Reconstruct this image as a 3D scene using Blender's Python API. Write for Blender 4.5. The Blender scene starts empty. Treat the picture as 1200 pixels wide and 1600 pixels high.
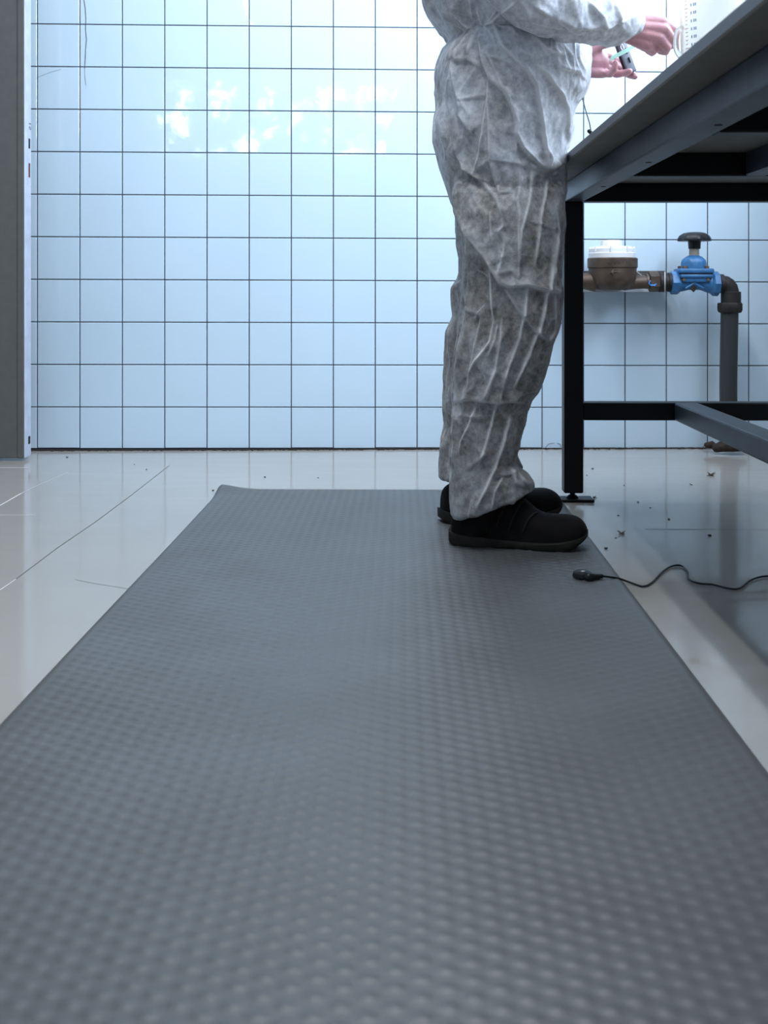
import bpy, bmesh, math, random
import numpy as np
from mathutils import Vector, Matrix, Quaternion

random.seed(7)
rng = np.random.default_rng(11)
C = bpy.context.scene.collection
SC = bpy.context.scene

# ------------------------------------------------------------------ camera
F = 1745.0            # focal length in pixels of a 1200x1600 frame
CH = 0.565            # camera height
cam_d = bpy.data.cameras.new('camera')
cam = bpy.data.objects.new('camera', cam_d)
C.objects.link(cam)
cam.location = (0, 0, CH)
cam.rotation_euler = (math.pi / 2, 0, 0)
cam_d.sensor_fit = 'VERTICAL'
cam_d.sensor_height = 36
cam_d.sensor_width = 27
cam_d.lens = F / 1600 * 36
cam_d.shift_y = -342 / 1600
cam_d.clip_start = 0.02
cam_d.dof.use_dof = True
cam_d.dof.focus_distance = 2.75
cam_d.dof.aperture_fstop = 8.5
SC.camera = cam

# ------------------------------------------------------------------ light
SC.view_settings.view_transform = 'Standard'
SC.view_settings.look = 'None'
SC.view_settings.gamma = 1
SC.view_settings.use_curve_mapping = False
SC.view_settings.exposure = 0.28

world = bpy.data.worlds.new('world')
SC.world = world
world.use_nodes = True
world.node_tree.nodes['Background'].inputs[0].default_value = (0.55, 0.68, 0.85, 1)
world.node_tree.nodes['Background'].inputs[1].default_value = 0.35


def area(name, loc, rot, sx, sy, power, col):
    l = bpy.data.lights.new(name, 'AREA')
    l.shape = 'RECTANGLE'
    l.size = sx
    l.size_y = sy
    l.energy = power
    l.color = col
    o = bpy.data.objects.new(name, l)
    C.objects.link(o)
    o.location = loc
    o.rotation_euler = rot
    return o


R90 = math.pi / 2
# ceiling tube lamps running towards the tiled wall, then added fill strips
area('tube_or_fill', (0.105, 2.35, 2.99), (0, 0, -0.018), 0.03, 2.6, 31, (0.93, 0.97, 1.0))
area('tube_or_fill', (-0.035, 2.35, 2.99), (0, 0, -0.018), 0.03, 2.6, 31, (0.93, 0.97, 1.0))
area('tube_or_fill', (-0.9, -0.9, 2.99), (0, 0, 0), 0.05, 2.4, 6, (0.80, 0.90, 1.0))  # this and the next are fill lamps added behind the camera
area('tube_or_fill', (0.9, -0.9, 2.99), (0, 0, 0), 0.05, 2.4, 6, (0.80, 0.90, 1.0))
# daylight through the window in the right hand wall
area('window_daylight', (1.49, 2.62, 2.05), (0, R90, 0), 1.1, 1.75, 92, (0.72, 0.84, 1.0))
# daylight through the clerestory behind the camera
area('window_daylight', (-0.35, -3.35, 2.35), (-R90, 0, 0), 2.9, 0.7, 8, (0.82, 0.91, 1.0))


# ------------------------------------------------------------------ helpers
def P(u, v, d):
    """point at depth d that the photograph shows at (u, v)"""
    return Vector(((u - 600) * d / F, d, CH + (458 - v) * d / F))


def FL(u, v, z=0.0):
    """point on a horizontal plane at height z"""
    d = F * (CH - z) / (v - 458)
    return Vector(((u - 600) * d / F, d, z))


def tag(o, label=None, cat=None, group=None, kind=None):
    if label: o['label'] = label
    if cat: o['category'] = cat
    if group: o['group'] = group
    if kind: o['kind'] = kind
    return o


def empty(name, loc=(0, 0, 0), rz=0.0):
    o = bpy.data.objects.new(name, None)
    o.empty_display_size = 0.05
    C.objects.link(o)
    o.location = loc
    o.rotation_euler = (0, 0, rz)
    return o


def link(name, bm, mats, parent=None, smooth=False, angle=None, loc=None, recalc=True):
    if recalc:
        bmesh.ops.recalc_face_normals(bm, faces=bm.faces[:])
    me = bpy.data.meshes.new(name)
    bm.to_mesh(me)
    bm.free()
    return link_me(name, me, mats, parent, smooth, angle, loc)


def link_me(name, me, mats, parent=None, smooth=False, angle=None, loc=None):
    if not isinstance(mats, (list, tuple)):
        mats = [mats]
    for m in mats:
        me.materials.append(m)
    if smooth:
        me.polygons.foreach_set('use_smooth', [True] * len(me.polygons))
        if angle is not None:
            me.set_sharp_from_angle(angle=math.radians(angle))
    me.update()
    o = bpy.data.objects.new(name, me)
    C.objects.link(o)
    if parent is not None:
        o.parent = parent
    if loc is not None:
        o.location = loc
    return o


def add_box(bm, c, s, bevel=0.0, seg=2, M=None, mat=0):
    r = bmesh.ops.create_cube(bm, size=1.0)
    vs = r['verts']
    for v in vs:
        v.co = Vector((v.co.x * s[0], v.co.y * s[1], v.co.z * s[2]))
    if bevel > 0:
        es = list({e for v in vs for e in v.link_edges})
        rb = bmesh.ops.bevel(bm, geom=es, offset=bevel, segments=seg, affect='EDGES', profile=0.5)
        vs = list({v for f in rb['faces'] for v in f.verts} | {v for v in vs if v.is_valid})
    fs = {f for v in vs for f in v.link_faces}
    for f in fs:
        f.material_index = mat
    for v in vs:
        co = v.co.copy()
        if M is not None:
            co = M @ co
        v.co = co + Vector(c)
    return vs


def frame_from(d):
    d = d.normalized()
    up = Vector((0, 0, 1)) if abs(d.z) < 0.95 else Vector((0, 1, 0))
    a = d.cross(up).normalized()
    b = a.cross(d).normalized()
    return a, b


def add_tube(bm, pts, r, n=12, cap='round', mat=0, flat=1.0):
    """closed tube through pts with radius r (number or list), rounded or flat ends"""
    pts = [Vector(p) for p in pts]
    rr = list(r) if isinstance(r, (list, tuple)) else [r] * len(pts)
    P0, R0 = [], []
    if cap == 'round':
        d = (pts[0] - pts[1]).normalized()
        for k in (80, 55, 28):
            a = math.radians(k)
            P0.append(pts[0] + d * rr[0] * math.sin(a)); R0.append(rr[0] * math.cos(a))
    for p, q in zip(pts, rr):
        P0.append(p); R0.append(q)
    if cap == 'round':
        d = (pts[-1] - pts[-2]).normalized()
        for k in (28, 55, 80):
            a = math.radians(k)
            P0.append(pts[-1] + d * rr[-1] * math.sin(a)); R0.append(rr[-1] * math.cos(a))
    rings = []
    a, b = frame_from(P0[1] - P0[0])
    for i, p in enumerate(P0):
        t = (P0[min(i + 1, len(P0) - 1)] - P0[max(i - 1, 0)]).normalized()
        a = (a - t * a.dot(t)).normalized()
        b = t.cross(a).normalized()
        ring = []
        for k in range(n):
            th = 2 * math.pi * k / n
            ring.append(bm.verts.new(p + a * (R0[i] * math.cos(th)) + b * (R0[i] * flat * math.sin(th))))
        rings.append(ring)
    for i in range(len(rings) - 1):
        for k in range(n):
            f = bm.faces.new((rings[i][k], rings[i][(k + 1) % n], rings[i + 1][(k + 1) % n], rings[i + 1][k]))
            f.material_index = mat
    f = bm.faces.new(rings[0][::-1]); f.material_index = mat
    f = bm.faces.new(rings[-1]); f.material_index = mat


def add_lathe(bm, prof, n=32, M=None, mat=0, mod=None):
    """prof = [(r, z)...] about z; M a 4x4 matrix; mod(k, i) scales a radius"""
    rings = []
    for i, (r, z) in enumerate(prof):
        ring = []
        for k in range(n):
            th = 2 * math.pi * k / n
            q = r * (mod(th, i) if mod else 1.0)
            co = Vector((q * math.cos(th), q * math.sin(th), z))
            ring.append(bm.verts.new(M @ co if M is not None else co))
        rings.append(ring)
    for i in range(len(rings) - 1):
        for k in range(n):
            f = bm.faces.new((rings[i][k], rings[i][(k + 1) % n], rings[i + 1][(k + 1) % n], rings[i + 1][k]))
            f.material_index = mat
    f = bm.faces.new(rings[0][::-1]); f.material_index = mat
    f = bm.faces.new(rings[-1]); f.material_index = mat


def axis_M(origin, d):
    """matrix taking local z to direction d at origin"""
    q = Vector((0, 0, 1)).rotation_difference(Vector(d).normalized())
    return Matrix.Translation(Vector(origin)) @ q.to_matrix().to_4x4()


def spline(pts, n=8):
    pts = [Vector(p) for p in pts]
    out = []
    Q = [pts[0] * 2 - pts[1]] + pts + [pts[-1] * 2 - pts[-2]]
    for i in range(1, len(Q) - 2):
        p0, p1, p2, p3 = Q[i - 1], Q[i], Q[i + 1], Q[i + 2]
        for k in range(n):
            t = k / n
            out.append(0.5 * ((2 * p1) + (p2 - p0) * t + (2 * p0 - 5 * p1 + 4 * p2 - p3) * t * t
                              + (3 * p1 - p0 - 3 * p2 + p3) * t ** 3))
    out.append(pts[-1])
    return out


# numpy value noise -------------------------------------------------------
def _hash(i, j, k, seed):
    n = (i.astype(np.int64) * 374761393 + j.astype(np.int64) * 668265263 + k.astype(np.int64) * 2147483647 + seed * 974634541) & 0xFFFFFFFF
    n = ((n ^ (n >> 13)) * 1274126177) & 0xFFFFFFFF
    n = ((n ^ (n >> 16)) * 2246822519) & 0xFFFFFFFF
    return ((n ^ (n >> 15)) & 0xFFFF) / 65535.0


def vnoise(p, seed=0):
    i = np.floor(p).astype(np.int64)
    f = p - i
    f = f * f * f * (f * (f * 6 - 15) + 10)
    r = 0
    for dx in (0, 1):
        wx = f[:, 0] if dx else 1 - f[:, 0]
        for dy in (0, 1):
            wy = f[:, 1] if dy else 1 - f[:, 1]
            for dz in (0, 1):
                wz = f[:, 2] if dz else 1 - f[:, 2]
                r = r + wx * wy * wz * _hash(i[:, 0] + dx, i[:, 1] + dy, i[:, 2] + dz, seed)
    return r


def fbm(p, o=3, seed=0):
    r, a, s = 0, 0.5, 0
    for k in range(o):
        r = r + a * vnoise(p * (2 ** k), seed + k * 17); s += a; a *= 0.5
    return r / s


# ------------------------------------------------------------------ materials
def mat(name, col, rough=0.5, metal=0.0, spec=0.5, var=0.0, vscale=12.0, bump=0.0, bscale=200.0, bdist=0.001, coat=0.0):
    m = bpy.data.materials.new(name)
    m.use_nodes = True
    nt = m.node_tree
    b = nt.nodes['Principled BSDF']
    b.inputs['Base Color'].default_value = (*col, 1)
    b.inputs['Roughness'].default_value = rough
    b.inputs['Metallic'].default_value = metal
    b.inputs['Specular IOR Level'].default_value = spec
    b.inputs['Coat Weight'].default_value = coat
    tc = nt.nodes.new('ShaderNodeTexCoord')
    if var > 0:
        n = nt.nodes.new('ShaderNodeTexNoise')
        n.inputs['Scale'].default_value = vscale
        n.inputs['Detail'].default_value = 6
        nt.links.new(tc.outputs['Object'], n.inputs['Vector'])
        r = nt.nodes.new('ShaderNodeValToRGB')
        r.color_ramp.elements[0].position = 0.3
        r.color_ramp.elements[1].position = 0.7
        r.color_ramp.elements[0].color = (*[c * (1 - var) for c in col], 1)
        r.color_ramp.elements[1].color = (*[min(1, c * (1 + var)) for c in col], 1)
        nt.links.new(n.outputs['Fac'], r.inputs['Fac'])
        nt.links.new(r.outputs['Color'], b.inputs['Base Color'])
    if bump > 0:
        n2 = nt.nodes.new('ShaderNodeTexNoise')
        n2.inputs['Scale'].default_value = bscale
        n2.inputs['Detail'].default_value = 4
        nt.links.new(tc.outputs['Object'], n2.inputs['Vector'])
        bp = nt.nodes.new('ShaderNodeBump')
        bp.inputs['Strength'].default_value = bump
        bp.inputs['Distance'].default_value = bdist
        nt.links.new(n2.outputs['Fac'], bp.inputs['Height'])
        nt.links.new(bp.outputs['Normal'], b.inputs['Normal'])
    return m


M = {}
M['tile'] = mat('glazed_tile', (0.530, 0.668, 0.785), rough=0.03, spec=0.5, var=0.035, vscale=1.3, bump=0.25, bscale=9, bdist=0.0012)
M['grout'] = mat('dark_grout', (0.030, 0.032, 0.045), rough=0.9, var=0.3, vscale=20)
M['crack'] = mat('crack', (0.06, 0.06, 0.07), rough=0.9)
M['plaster'] = mat('plaster', (0.40, 0.41, 0.42), rough=0.9, var=0.05)
M['door_face'] = mat('door_grey_paint', (0.105, 0.108, 0.103), rough=0.55, var=0.08, vscale=30, bump=0.2, bscale=300, bdist=0.0004)
M['door_edge'] = mat('door_edge_paint', (0.42, 0.46, 0.56), rough=0.45, var=0.10, vscale=25)
M['hole'] = mat('dark_hole', (0.006, 0.005, 0.006), rough=0.9)
M['rust'] = mat('rusty_slot', (0.10, 0.035, 0.022), rough=0.85)
M['ink'] = mat('blue_ink', (0.05, 0.07, 0.15), rough=0.7)
M['steel_black'] = mat('black_steel_paint', (0.0055, 0.0065, 0.009), rough=0.42, spec=0.22, var=0.2, vscale=14, bump=0.15, bscale=60, bdist=0.0005)
M['steel_grey'] = mat('worn_steel_paint', (0.032, 0.041, 0.056), rough=0.42, spec=0.4, var=0.35, vscale=9, bump=0.2, bscale=50, bdist=0.0005)
M['board'] = mat('beige_board', (0.17, 0.16, 0.145), rough=0.7, var=0.08, vscale=25)
M['board_edge'] = mat('board_edge_band', (0.105, 0.115, 0.14), rough=0.5, var=0.08)
M['bronze'] = mat('aged_bronze', (0.085, 0.06, 0.045), rough=0.5, metal=0.45, var=0.35, vscale=25, bump=0.3, bscale=140, bdist=0.0006)
M['iron'] = mat('dark_iron', (0.020, 0.017, 0.016), rough=0.6, metal=0.3, var=0.35, vscale=30, bump=0.3, bscale=120, bdist=0.0006)
M['white_plastic'] = mat('white_plastic', (0.66, 0.67, 0.68), rough=0.4)
M['valve_blue'] = mat('blue_valve_paint', (0.030, 0.135, 0.31), rough=0.42, var=0.25, vscale=28, bump=0.25, bscale=130, bdist=0.0006)
M['black_plastic'] = mat('black_plastic', (0.008, 0.009, 0.011), rough=0.42, spec=0.35)
M['cream'] = mat('cream_stem', (0.36, 0.31, 0.265), rough=0.5, var=0.1, vscale=60)
M['bolt'] = mat('rusty_bolt', (0.13, 0.085, 0.06), rough=0.6, metal=0.4, var=0.3, vscale=80)
M['pvc'] = mat('grey_pvc_pipe', (0.026, 0.029, 0.030), rough=0.45, var=0.12, vscale=10)
M['rail_grey'] = mat('pale_grey_rail', (0.36, 0.38, 0.42), rough=0.5)
M['wire'] = mat('pale_wire', (0.5, 0.5, 0.5), rough=0.5)
M['blue_wire'] = mat('blue_wire', (0.03, 0.22, 0.65), rough=0.4)
M['shoe'] = mat('black_shoe', (0.0075, 0.0065, 0.007), rough=0.8, spec=0.15, var=0.3, vscale=40, bump=0.3, bscale=260, bdist=0.0008)
M['shoe_trim'] = mat('shoe_strap', (0.013, 0.012, 0.012), rough=0.7, spec=0.2, bump=0.2, bscale=300, bdist=0.0005)
M['sole'] = mat('olive_rubber_sole', (0.021, 0.020, 0.017), rough=0.75, spec=0.2, var=0.3, vscale=30)
M['lace'] = mat('lace', (0.07, 0.072, 0.05), rough=0.9)
M['hair'] = mat('brown_hair', (0.05, 0.035, 0.025), rough=0.7, bump=0.5, bscale=120, bdist=0.002)
M['eye'] = mat('eye_white', (0.7, 0.7, 0.7), rough=0.2)
M['mint'] = mat('mint_strap', (0.36, 0.62, 0.52), rough=0.7, var=0.08, vscale=120)
M['device'] = mat('grey_tester_face', (0.13, 0.15, 0.19), rough=0.45, var=0.1, vscale=150)
M['chrome'] = mat('chrome_ring', (0.6, 0.6, 0.62), rough=0.25, metal=1.0)
M['dirt'] = mat('brown_dirt', (0.032, 0.023, 0.019), rough=0.95, var=0.4, vscale=90)
M['leaf'] = mat('dry_leaf', (0.05, 0.037, 0.027), rough=0.9)
M['straw'] = mat('pale_straw', (0.16, 0.13, 0.10), rough=0.9)
M['frame_white'] = mat('window_frame_paint', (0.6, 0.62, 0.64), rough=0.5)
M['lamp_body'] = mat('lamp_housing', (0.6, 0.6, 0.6), rough=0.5)

# skin
m = mat('skin', (0.50, 0.26, 0.295), rough=0.5, var=0.16, vscale=45, bump=0.45, bscale=230, bdist=0.0012)
b = m.node_tree.nodes['Principled BSDF']
b.inputs['Subsurface Weight'].default_value = 0.12
b.inputs['Subsurface Radius'].default_value = (0.008, 0.003, 0.002)
b.inputs['Subsurface Scale'].default_value = 0.6
M['skin'] = m

# floor: polished pale slabs -------------------------------------------------
m = mat('polished_floor', (0.36, 0.345, 0.32), rough=0.13, spec=0.6, var=0.045, vscale=1.6)
nt = m.node_tree
b = nt.nodes['Principled BSDF']
n = nt.nodes.new('ShaderNodeTexNoise'); n.inputs['Scale'].default_value = 5; n.inputs['Detail'].default_value = 8
mr = nt.nodes.new('ShaderNodeMapRange')
mr.inputs[1].default_value = 0.3; mr.inputs[2].default_value = 0.7; mr.inputs[3].default_value = 0.06; mr.inputs[4].default_value = 0.18
tc = [x for x in nt.nodes if x.type == 'TEX_COORD'][0]
mp = nt.nodes.new('ShaderNodeMapping'); mp.inputs['Scale'].default_value = (0.7, 4.0, 1)
nt.links.new(tc.outputs['Object'], mp.inputs['Vector'])
nt.links.new(mp.outputs['Vector'], n.inputs['Vector'])
nt.links.new(n.outputs['Fac'], mr.inputs[0])
nt.links.new(mr.outputs[0], b.inputs['Roughness'])
n3 = nt.nodes.new('ShaderNodeTexNoise'); n3.inputs['Scale'].default_value = 3.0; n3.inputs['Detail'].default_value = 3
bp = nt.nodes.new('ShaderNodeBump'); bp.inputs['Strength'].default_value = 0.04; bp.inputs['Distance'].default_value = 0.003
nt.links.new(tc.outputs['Object'], n3.inputs['Vector'])
nt.links.new(n3.outputs['Fac'], bp.inputs['Height'])
nt.links.new(bp.outputs['Normal'], b.inputs['Normal'])
M['floor'] = m
M['joint_dark'] = mat('floor_joint_dark', (0.10, 0.09, 0.08), rough=0.8)
M['joint_pale'] = mat('floor_joint_pale', (0.72, 0.72, 0.70), rough=0.5)

# mat rubber ----------------------------------------------------------------
m = mat('grey_mat_vinyl', (0.125, 0.133, 0.138), rough=0.45, spec=0.5, bump=0.2, bscale=900, bdist=0.0006)
nt = m.node_tree
b = nt.nodes['Principled BSDF']
n = nt.nodes.new('ShaderNodeTexNoise'); n.inputs['Scale'].default_value = 4.5; n.inputs['Detail'].default_value = 7
tc = [x for x in nt.nodes if x.type == 'TEX_COORD'][0]
nt.links.new(tc.outputs['Object'], n.inputs['Vector'])
r = nt.nodes.new('ShaderNodeValToRGB')
r.color_ramp.elements[0].position = 0.35; r.color_ramp.elements[1].position = 0.65
r.color_ramp.elements[0].color = (0.078, 0.081, 0.082, 1); r.color_ramp.elements[1].color = (0.094, 0.100, 0.105, 1)
nt.links.new(n.outputs['Fac'], r.inputs['Fac'])
nt.links.new(r.outputs['Color'], b.inputs['Base Color'])
M['mat'] = m

# coverall: thin mottled nonwoven fabric --------------------------------------
m = bpy.data.materials.new('nonwoven_fabric')
m.use_nodes = True
nt = m.node_tree
b = nt.nodes['Principled BSDF']
b.inputs['Roughness'].default_value = 0.62
b.inputs['Specular IOR Level'].default_value = 0.35
b.inputs['Sheen Weight'].default_value = 0.15
tc = nt.nodes.new('ShaderNodeTexCoord')
n1 = nt.nodes.new('ShaderNodeTexNoise'); n1.inputs['Scale'].default_value = 58; n1.inputs['Detail'].default_value = 9; n1.inputs['Roughness'].default_value = 0.72
nt.links.new(tc.outputs['Object'], n1.inputs['Vector'])
r1 = nt.nodes.new('ShaderNodeMapRange')
r1.inputs[1].default_value = 0.33; r1.inputs[2].default_value = 0.70; r1.inputs[3].default_value = 0.0; r1.inputs[4].default_value = 1.0
nt.links.new(n1.outputs['Fac'], r1.inputs[0])
at = nt.nodes.new('ShaderNodeAttribute'); at.attribute_name = 'under'      # dark trousers inside show through; torso's back painted darker as shade
ac = nt.nodes.new('ShaderNodeAttribute'); ac.attribute_name = 'crease'     # doubled fabric along a fold is denser
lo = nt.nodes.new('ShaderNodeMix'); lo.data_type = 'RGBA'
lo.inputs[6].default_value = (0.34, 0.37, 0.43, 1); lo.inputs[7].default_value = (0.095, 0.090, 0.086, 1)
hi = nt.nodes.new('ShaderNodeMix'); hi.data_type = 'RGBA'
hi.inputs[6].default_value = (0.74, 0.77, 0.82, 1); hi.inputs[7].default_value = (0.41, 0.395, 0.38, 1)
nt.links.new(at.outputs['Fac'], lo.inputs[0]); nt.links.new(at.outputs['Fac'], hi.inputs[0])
mx = nt.nodes.new('ShaderNodeMix'); mx.data_type = 'RGBA'
nt.links.new(r1.outputs[0], mx.inputs[0]); nt.links.new(lo.outputs[2], mx.inputs[6]); nt.links.new(hi.outputs[2], mx.inputs[7])
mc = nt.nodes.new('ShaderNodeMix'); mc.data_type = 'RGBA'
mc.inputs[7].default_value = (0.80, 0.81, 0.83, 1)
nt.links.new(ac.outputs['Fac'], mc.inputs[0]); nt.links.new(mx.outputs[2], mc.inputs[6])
nt.links.new(mc.outputs[2], b.inputs['Base Color'])
n2 = nt.nodes.new('ShaderNodeTexNoise'); n2.inputs['Scale'].default_value = 160; n2.inputs['Detail'].default_value = 5
nt.links.new(tc.outputs['Object'], n2.inputs['Vector'])
bp = nt.nodes.new('ShaderNodeBump'); bp.inputs['Strength'].default_value = 0.35; bp.inputs['Distance'].default_value = 0.0015
nt.links.new(n2.outputs['Fac'], bp.inputs['Height']); nt.links.new(bp.outputs['Normal'], b.inputs['Normal'])
M['fabric'] = m

# clear jug
m = bpy.data.materials.new('clear_plastic')
m.use_nodes = True
b = m.node_tree.nodes['Principled BSDF']
b.inputs['Base Color'].default_value = (0.93, 0.91, 0.87, 1)
b.inputs['Roughness'].default_value = 0.25
b.inputs['IOR'].default_value = 1.2
b.inputs['Transmission Weight'].default_value = 0.75
M['clear'] = m
M['tick_red'] = mat('red_print', (0.55, 0.25, 0.28), rough=0.6)
M['tick_blue'] = mat('blue_print', (0.20, 0.24, 0.42), rough=0.6)

# sky seen in the clerestory behind the camera (bright sky broken by tree crowns)
m = bpy.data.materials.new('sky_behind_trees')
m.use_nodes = True
nt = m.node_tree
nt.nodes.clear()
out = nt.nodes.new('ShaderNodeOutputMaterial')
em = nt.nodes.new('ShaderNodeEmission')
tc = nt.nodes.new('ShaderNodeTexCoord')
n = nt.nodes.new('ShaderNodeTexNoise'); n.inputs['Scale'].default_value = 4.0; n.inputs['Detail'].default_value = 10; n.inputs['Roughness'].default_value = 0.68
r = nt.nodes.new('ShaderNodeValToRGB')
r.color_ramp.elements[0].position = 0.535; r.color_ramp.elements[0].color = (0.2, 0.26, 0.27, 1)
r.color_ramp.elements[1].position = 0.575; r.color_ramp.elements[1].color = (9.0, 11.0, 14.0, 1)
nt.links.new(tc.outputs['Object'], n.inputs['Vector']); nt.links.new(n.outputs['Fac'], r.inputs['Fac'])
nt.links.new(r.outputs['Color'], em.inputs['Color']); nt.links.new(em.outputs[0], out.inputs[0])
M['sky'] = m
m = bpy.data.materials.new('bright_sky')
m.use_nodes = True
nt = m.node_tree
nt.nodes.clear()
out = nt.nodes.new('ShaderNodeOutputMaterial'); em = nt.nodes.new('ShaderNodeEmission')
em.inputs[0].default_value = (0.62, 0.80, 1.0, 1); em.inputs[1].default_value = 2.0
nt.links.new(em.outputs[0], out.inputs[0])
M['sky2'] = m

# ------------------------------------------------------------------ room shell
TW = 0.0275           # the tiled wall is turned slightly against the camera
WD = 4.04             # its distance straight ahead
LX, RX, BY, CZ = -2.6, 1.5, -3.5, 3.05


def wall_y(x):
    return WD + TW * x


bm = bmesh.new()
fv = [bm.verts.new((x, y, 0)) for x, y in ((LX, BY), (RX, BY), (RX, wall_y(RX) + 0.05), (LX, wall_y(LX) + 0.05))]
bm.faces.new(fv)
vs = bmesh.ops.extrude_face_region(bm, geom=bm.faces[:])['geom']
for v in vs:
    if isinstance(v, bmesh.types.BMVert):
        v.co.z -= 0.1


def floor_strip(p, q, w, mi):
    d = (q - p); nrm = Vector((-d.y, d.x, 0)).normalized() * w / 2
    z = 0.0004
    f = bm.faces.new([bm.verts.new((a.x, a.y, z)) for a in (p - nrm, q - nrm, q + nrm, p + nrm)])
    f.material_index = mi


def strip_px(pts, w, mi):
    q = [FL(*p) for p in pts]
    for a, c in zip(q, q[1:]):
        floor_strip(a, c, w, mi)


strip_px([(25, 905), (90, 856), (150, 815), (205, 774), (265, 727)], 0.0022, 1)
strip_px([(0, 922), (25, 905)], 0.002, 2)
strip_px([(0, 790), (33, 771)], 0.004, 2)
strip_px([(33, 771), (60, 758), (107, 738)], 0.002, 2)
strip_px([(0, 731), (46, 731)], 0.006, 2)
strip_px([(0, 805), (55, 805)], 0.003, 2)
strip_px([(118, 906), (143, 911), (205, 921)], 0.001, 1)
strip_px([(1008, 827), (1095, 827.5)], 0.003, 1)
strip_px([(1095, 827.5), (1200, 828)], 0.002, 1)
o = link('floor', bm, [M['floor'], M['joint_dark'], M['joint_pale']], recalc=False)
for p_ in o.data.polygons:
    if p_.normal.z < -0.5 and p_.center.z > -0.05:
        p_.flip()
tag(o, kind='structure')

# tiled wall: each tile a bevelled slab in one wall mesh
verts, faces, mids = [], [], []
PX, PZ, G, T = 0.1513, 0.1525, 0.0036, 0.006
wd = Vector((1, TW, 0)).normalized()
wn = Vector((TW, -1, 0)).normalized()


def W3(s, z, out_):
    """s = x coordinate on the wall, z height (courses drop a little to the right)"""
    return Vector((s, wall_y(s), z - 0.0035 * s)) + wn * out_


x0 = 0.1193
for i in range(-17, 13):
    for j in range(0, 21):
        a, c = x0 + i * PX + G / 2, x0 + (i + 1) * PX - G / 2
        e, g = j * PZ + G / 2, (j + 1) * PZ - G / 2
        if j == 0:
            e = 0.0045 + random.uniform(0, 0.0025)
        if j == 20:
            continue
        ta, tb = random.gauss(0, 0.0022), random.gauss(0, 0.0022)
        cx, cz = (a + c) / 2, (e + g) / 2
        bev = 0.0014
        k0 = len(verts)
        corners = [(a, e), (c, e), (c, g), (a, g)]
        if (i, j) == (6, 0):      # broken corner above the floor by the riser
            pass
        for (s, z) in corners:
            verts.append(W3(s, z, -0.002))
        for (s, z) in corners:
            verts.append(W3(s, z, T - bev + (s - cx) * ta + (z - cz) * tb))
        for (s, z) in corners:
            ss = s + bev * (1 if s < cx else -1); zz = z + bev * (1 if z < cz else -1)
            verts.append(W3(ss, zz, T + (s - cx) * ta + (z - cz) * tb))
        for r_ in (0, 4):
            for q in range(4):
                w = (q + 1) % 4
                faces.append((k0 + r_ + q, k0 + r_ + w, k0 + r_ + 4 + w, k0 + r_ + 4 + q)); mids.append(0)
        faces.append((k0 + 8, k0 + 9, k0 + 10, k0 + 11)); mids.append(0)
k0 = len(verts)
sa, sb = LX - 0.1, RX + 0.1
for out_ in (0.003, -0.12):
    for (s, z) in ((sa, -0.05), (sb, -0.05), (sb, CZ + 0.1), (sa, CZ + 0.1)):
        verts.append(W3(s, z, out_))
for f in ((0, 1, 2, 3), (7, 6, 5, 4), (0, 4, 5, 1), (1, 5, 6, 2), (2, 6, 7, 3), (3, 7, 4, 0)):
    faces.append(tuple(k0 + q for q in f)); mids.append(1)


def wall_line(pts, w):
    for (u1, v1), (u2, v2) in zip(pts, pts[1:]):
        q = []
        for (u, v) in ((u1, v1), (u2, v2)):
            k = (u - 600) / F
            s = k * WD / (1 - k * TW)
            q.append((s, CH + (458 - v) * wall_y(s) / F + 0.0035 * s))
        dx, dz = q[1][0] - q[0][0], q[1][1] - q[0][1]
        l = math.hypot(dx, dz); nx, nz = -dz / l * w / 2, dx / l * w / 2
        k1 = len(verts)
        for (s, z) in ((q[0][0] - nx, q[0][1] - nz), (q[1][0] - nx, q[1][1] - nz), (q[1][0] + nx, q[1][1] + nz), (q[0][0] + nx, q[0][1] + nz)):
            verts.append(W3(s, z, T + 0.0012))
        faces.append((k1, k1 + 1, k1 + 2, k1 + 3)); mids.append(2)


wall_line([(132, 0), (134, 14), (135, 30), (134.5, 48), (136, 62), (134.5, 78), (134, 94), (133, 108)], 0.0022)
wall_line([(133, 108), (133.5, 122), (135, 134)], 0.0012)
wall_line([(58, 122), (78, 114), (96, 109)], 0.0009)
wall_line([(852, 699), (857, 693), (866, 692)], 0.0014)
wall_line([(870, 692), (875, 694), (876, 699)], 0.0014)
wall_line([(1097, 699), (1101, 694), (1104, 692)], 0.0016)
me = bpy.data.meshes.new('wall_back')
me.from_pydata([tuple(v) for v in verts], [], faces)
me.polygons.foreach_set('material_index', mids)
bmw = bmesh.new(); bmw.from_mesh(me); bmesh.ops.recalc_face_normals(bmw, faces=bmw.faces[:]); bmw.to_mesh(me); bmw.free()
for p_ in me.polygons:
    if p_.material_index == 2 and p_.normal.y > 0:
        p_.flip()
tag(link_me('wall_back', me, [M['tile'], M['grout'], M['crack']]), kind='structure')

# left wall, right wall with window opening, wall behind the camera with clerestory, ceiling
bm = bmesh.new(); add_box(bm, (LX - 0.05, (BY + 4.0) / 2, CZ / 2), (0.1, 4.1 - BY, CZ))
tag(link('wall_left', bm, M['plaster']), kind='structure')


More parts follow.
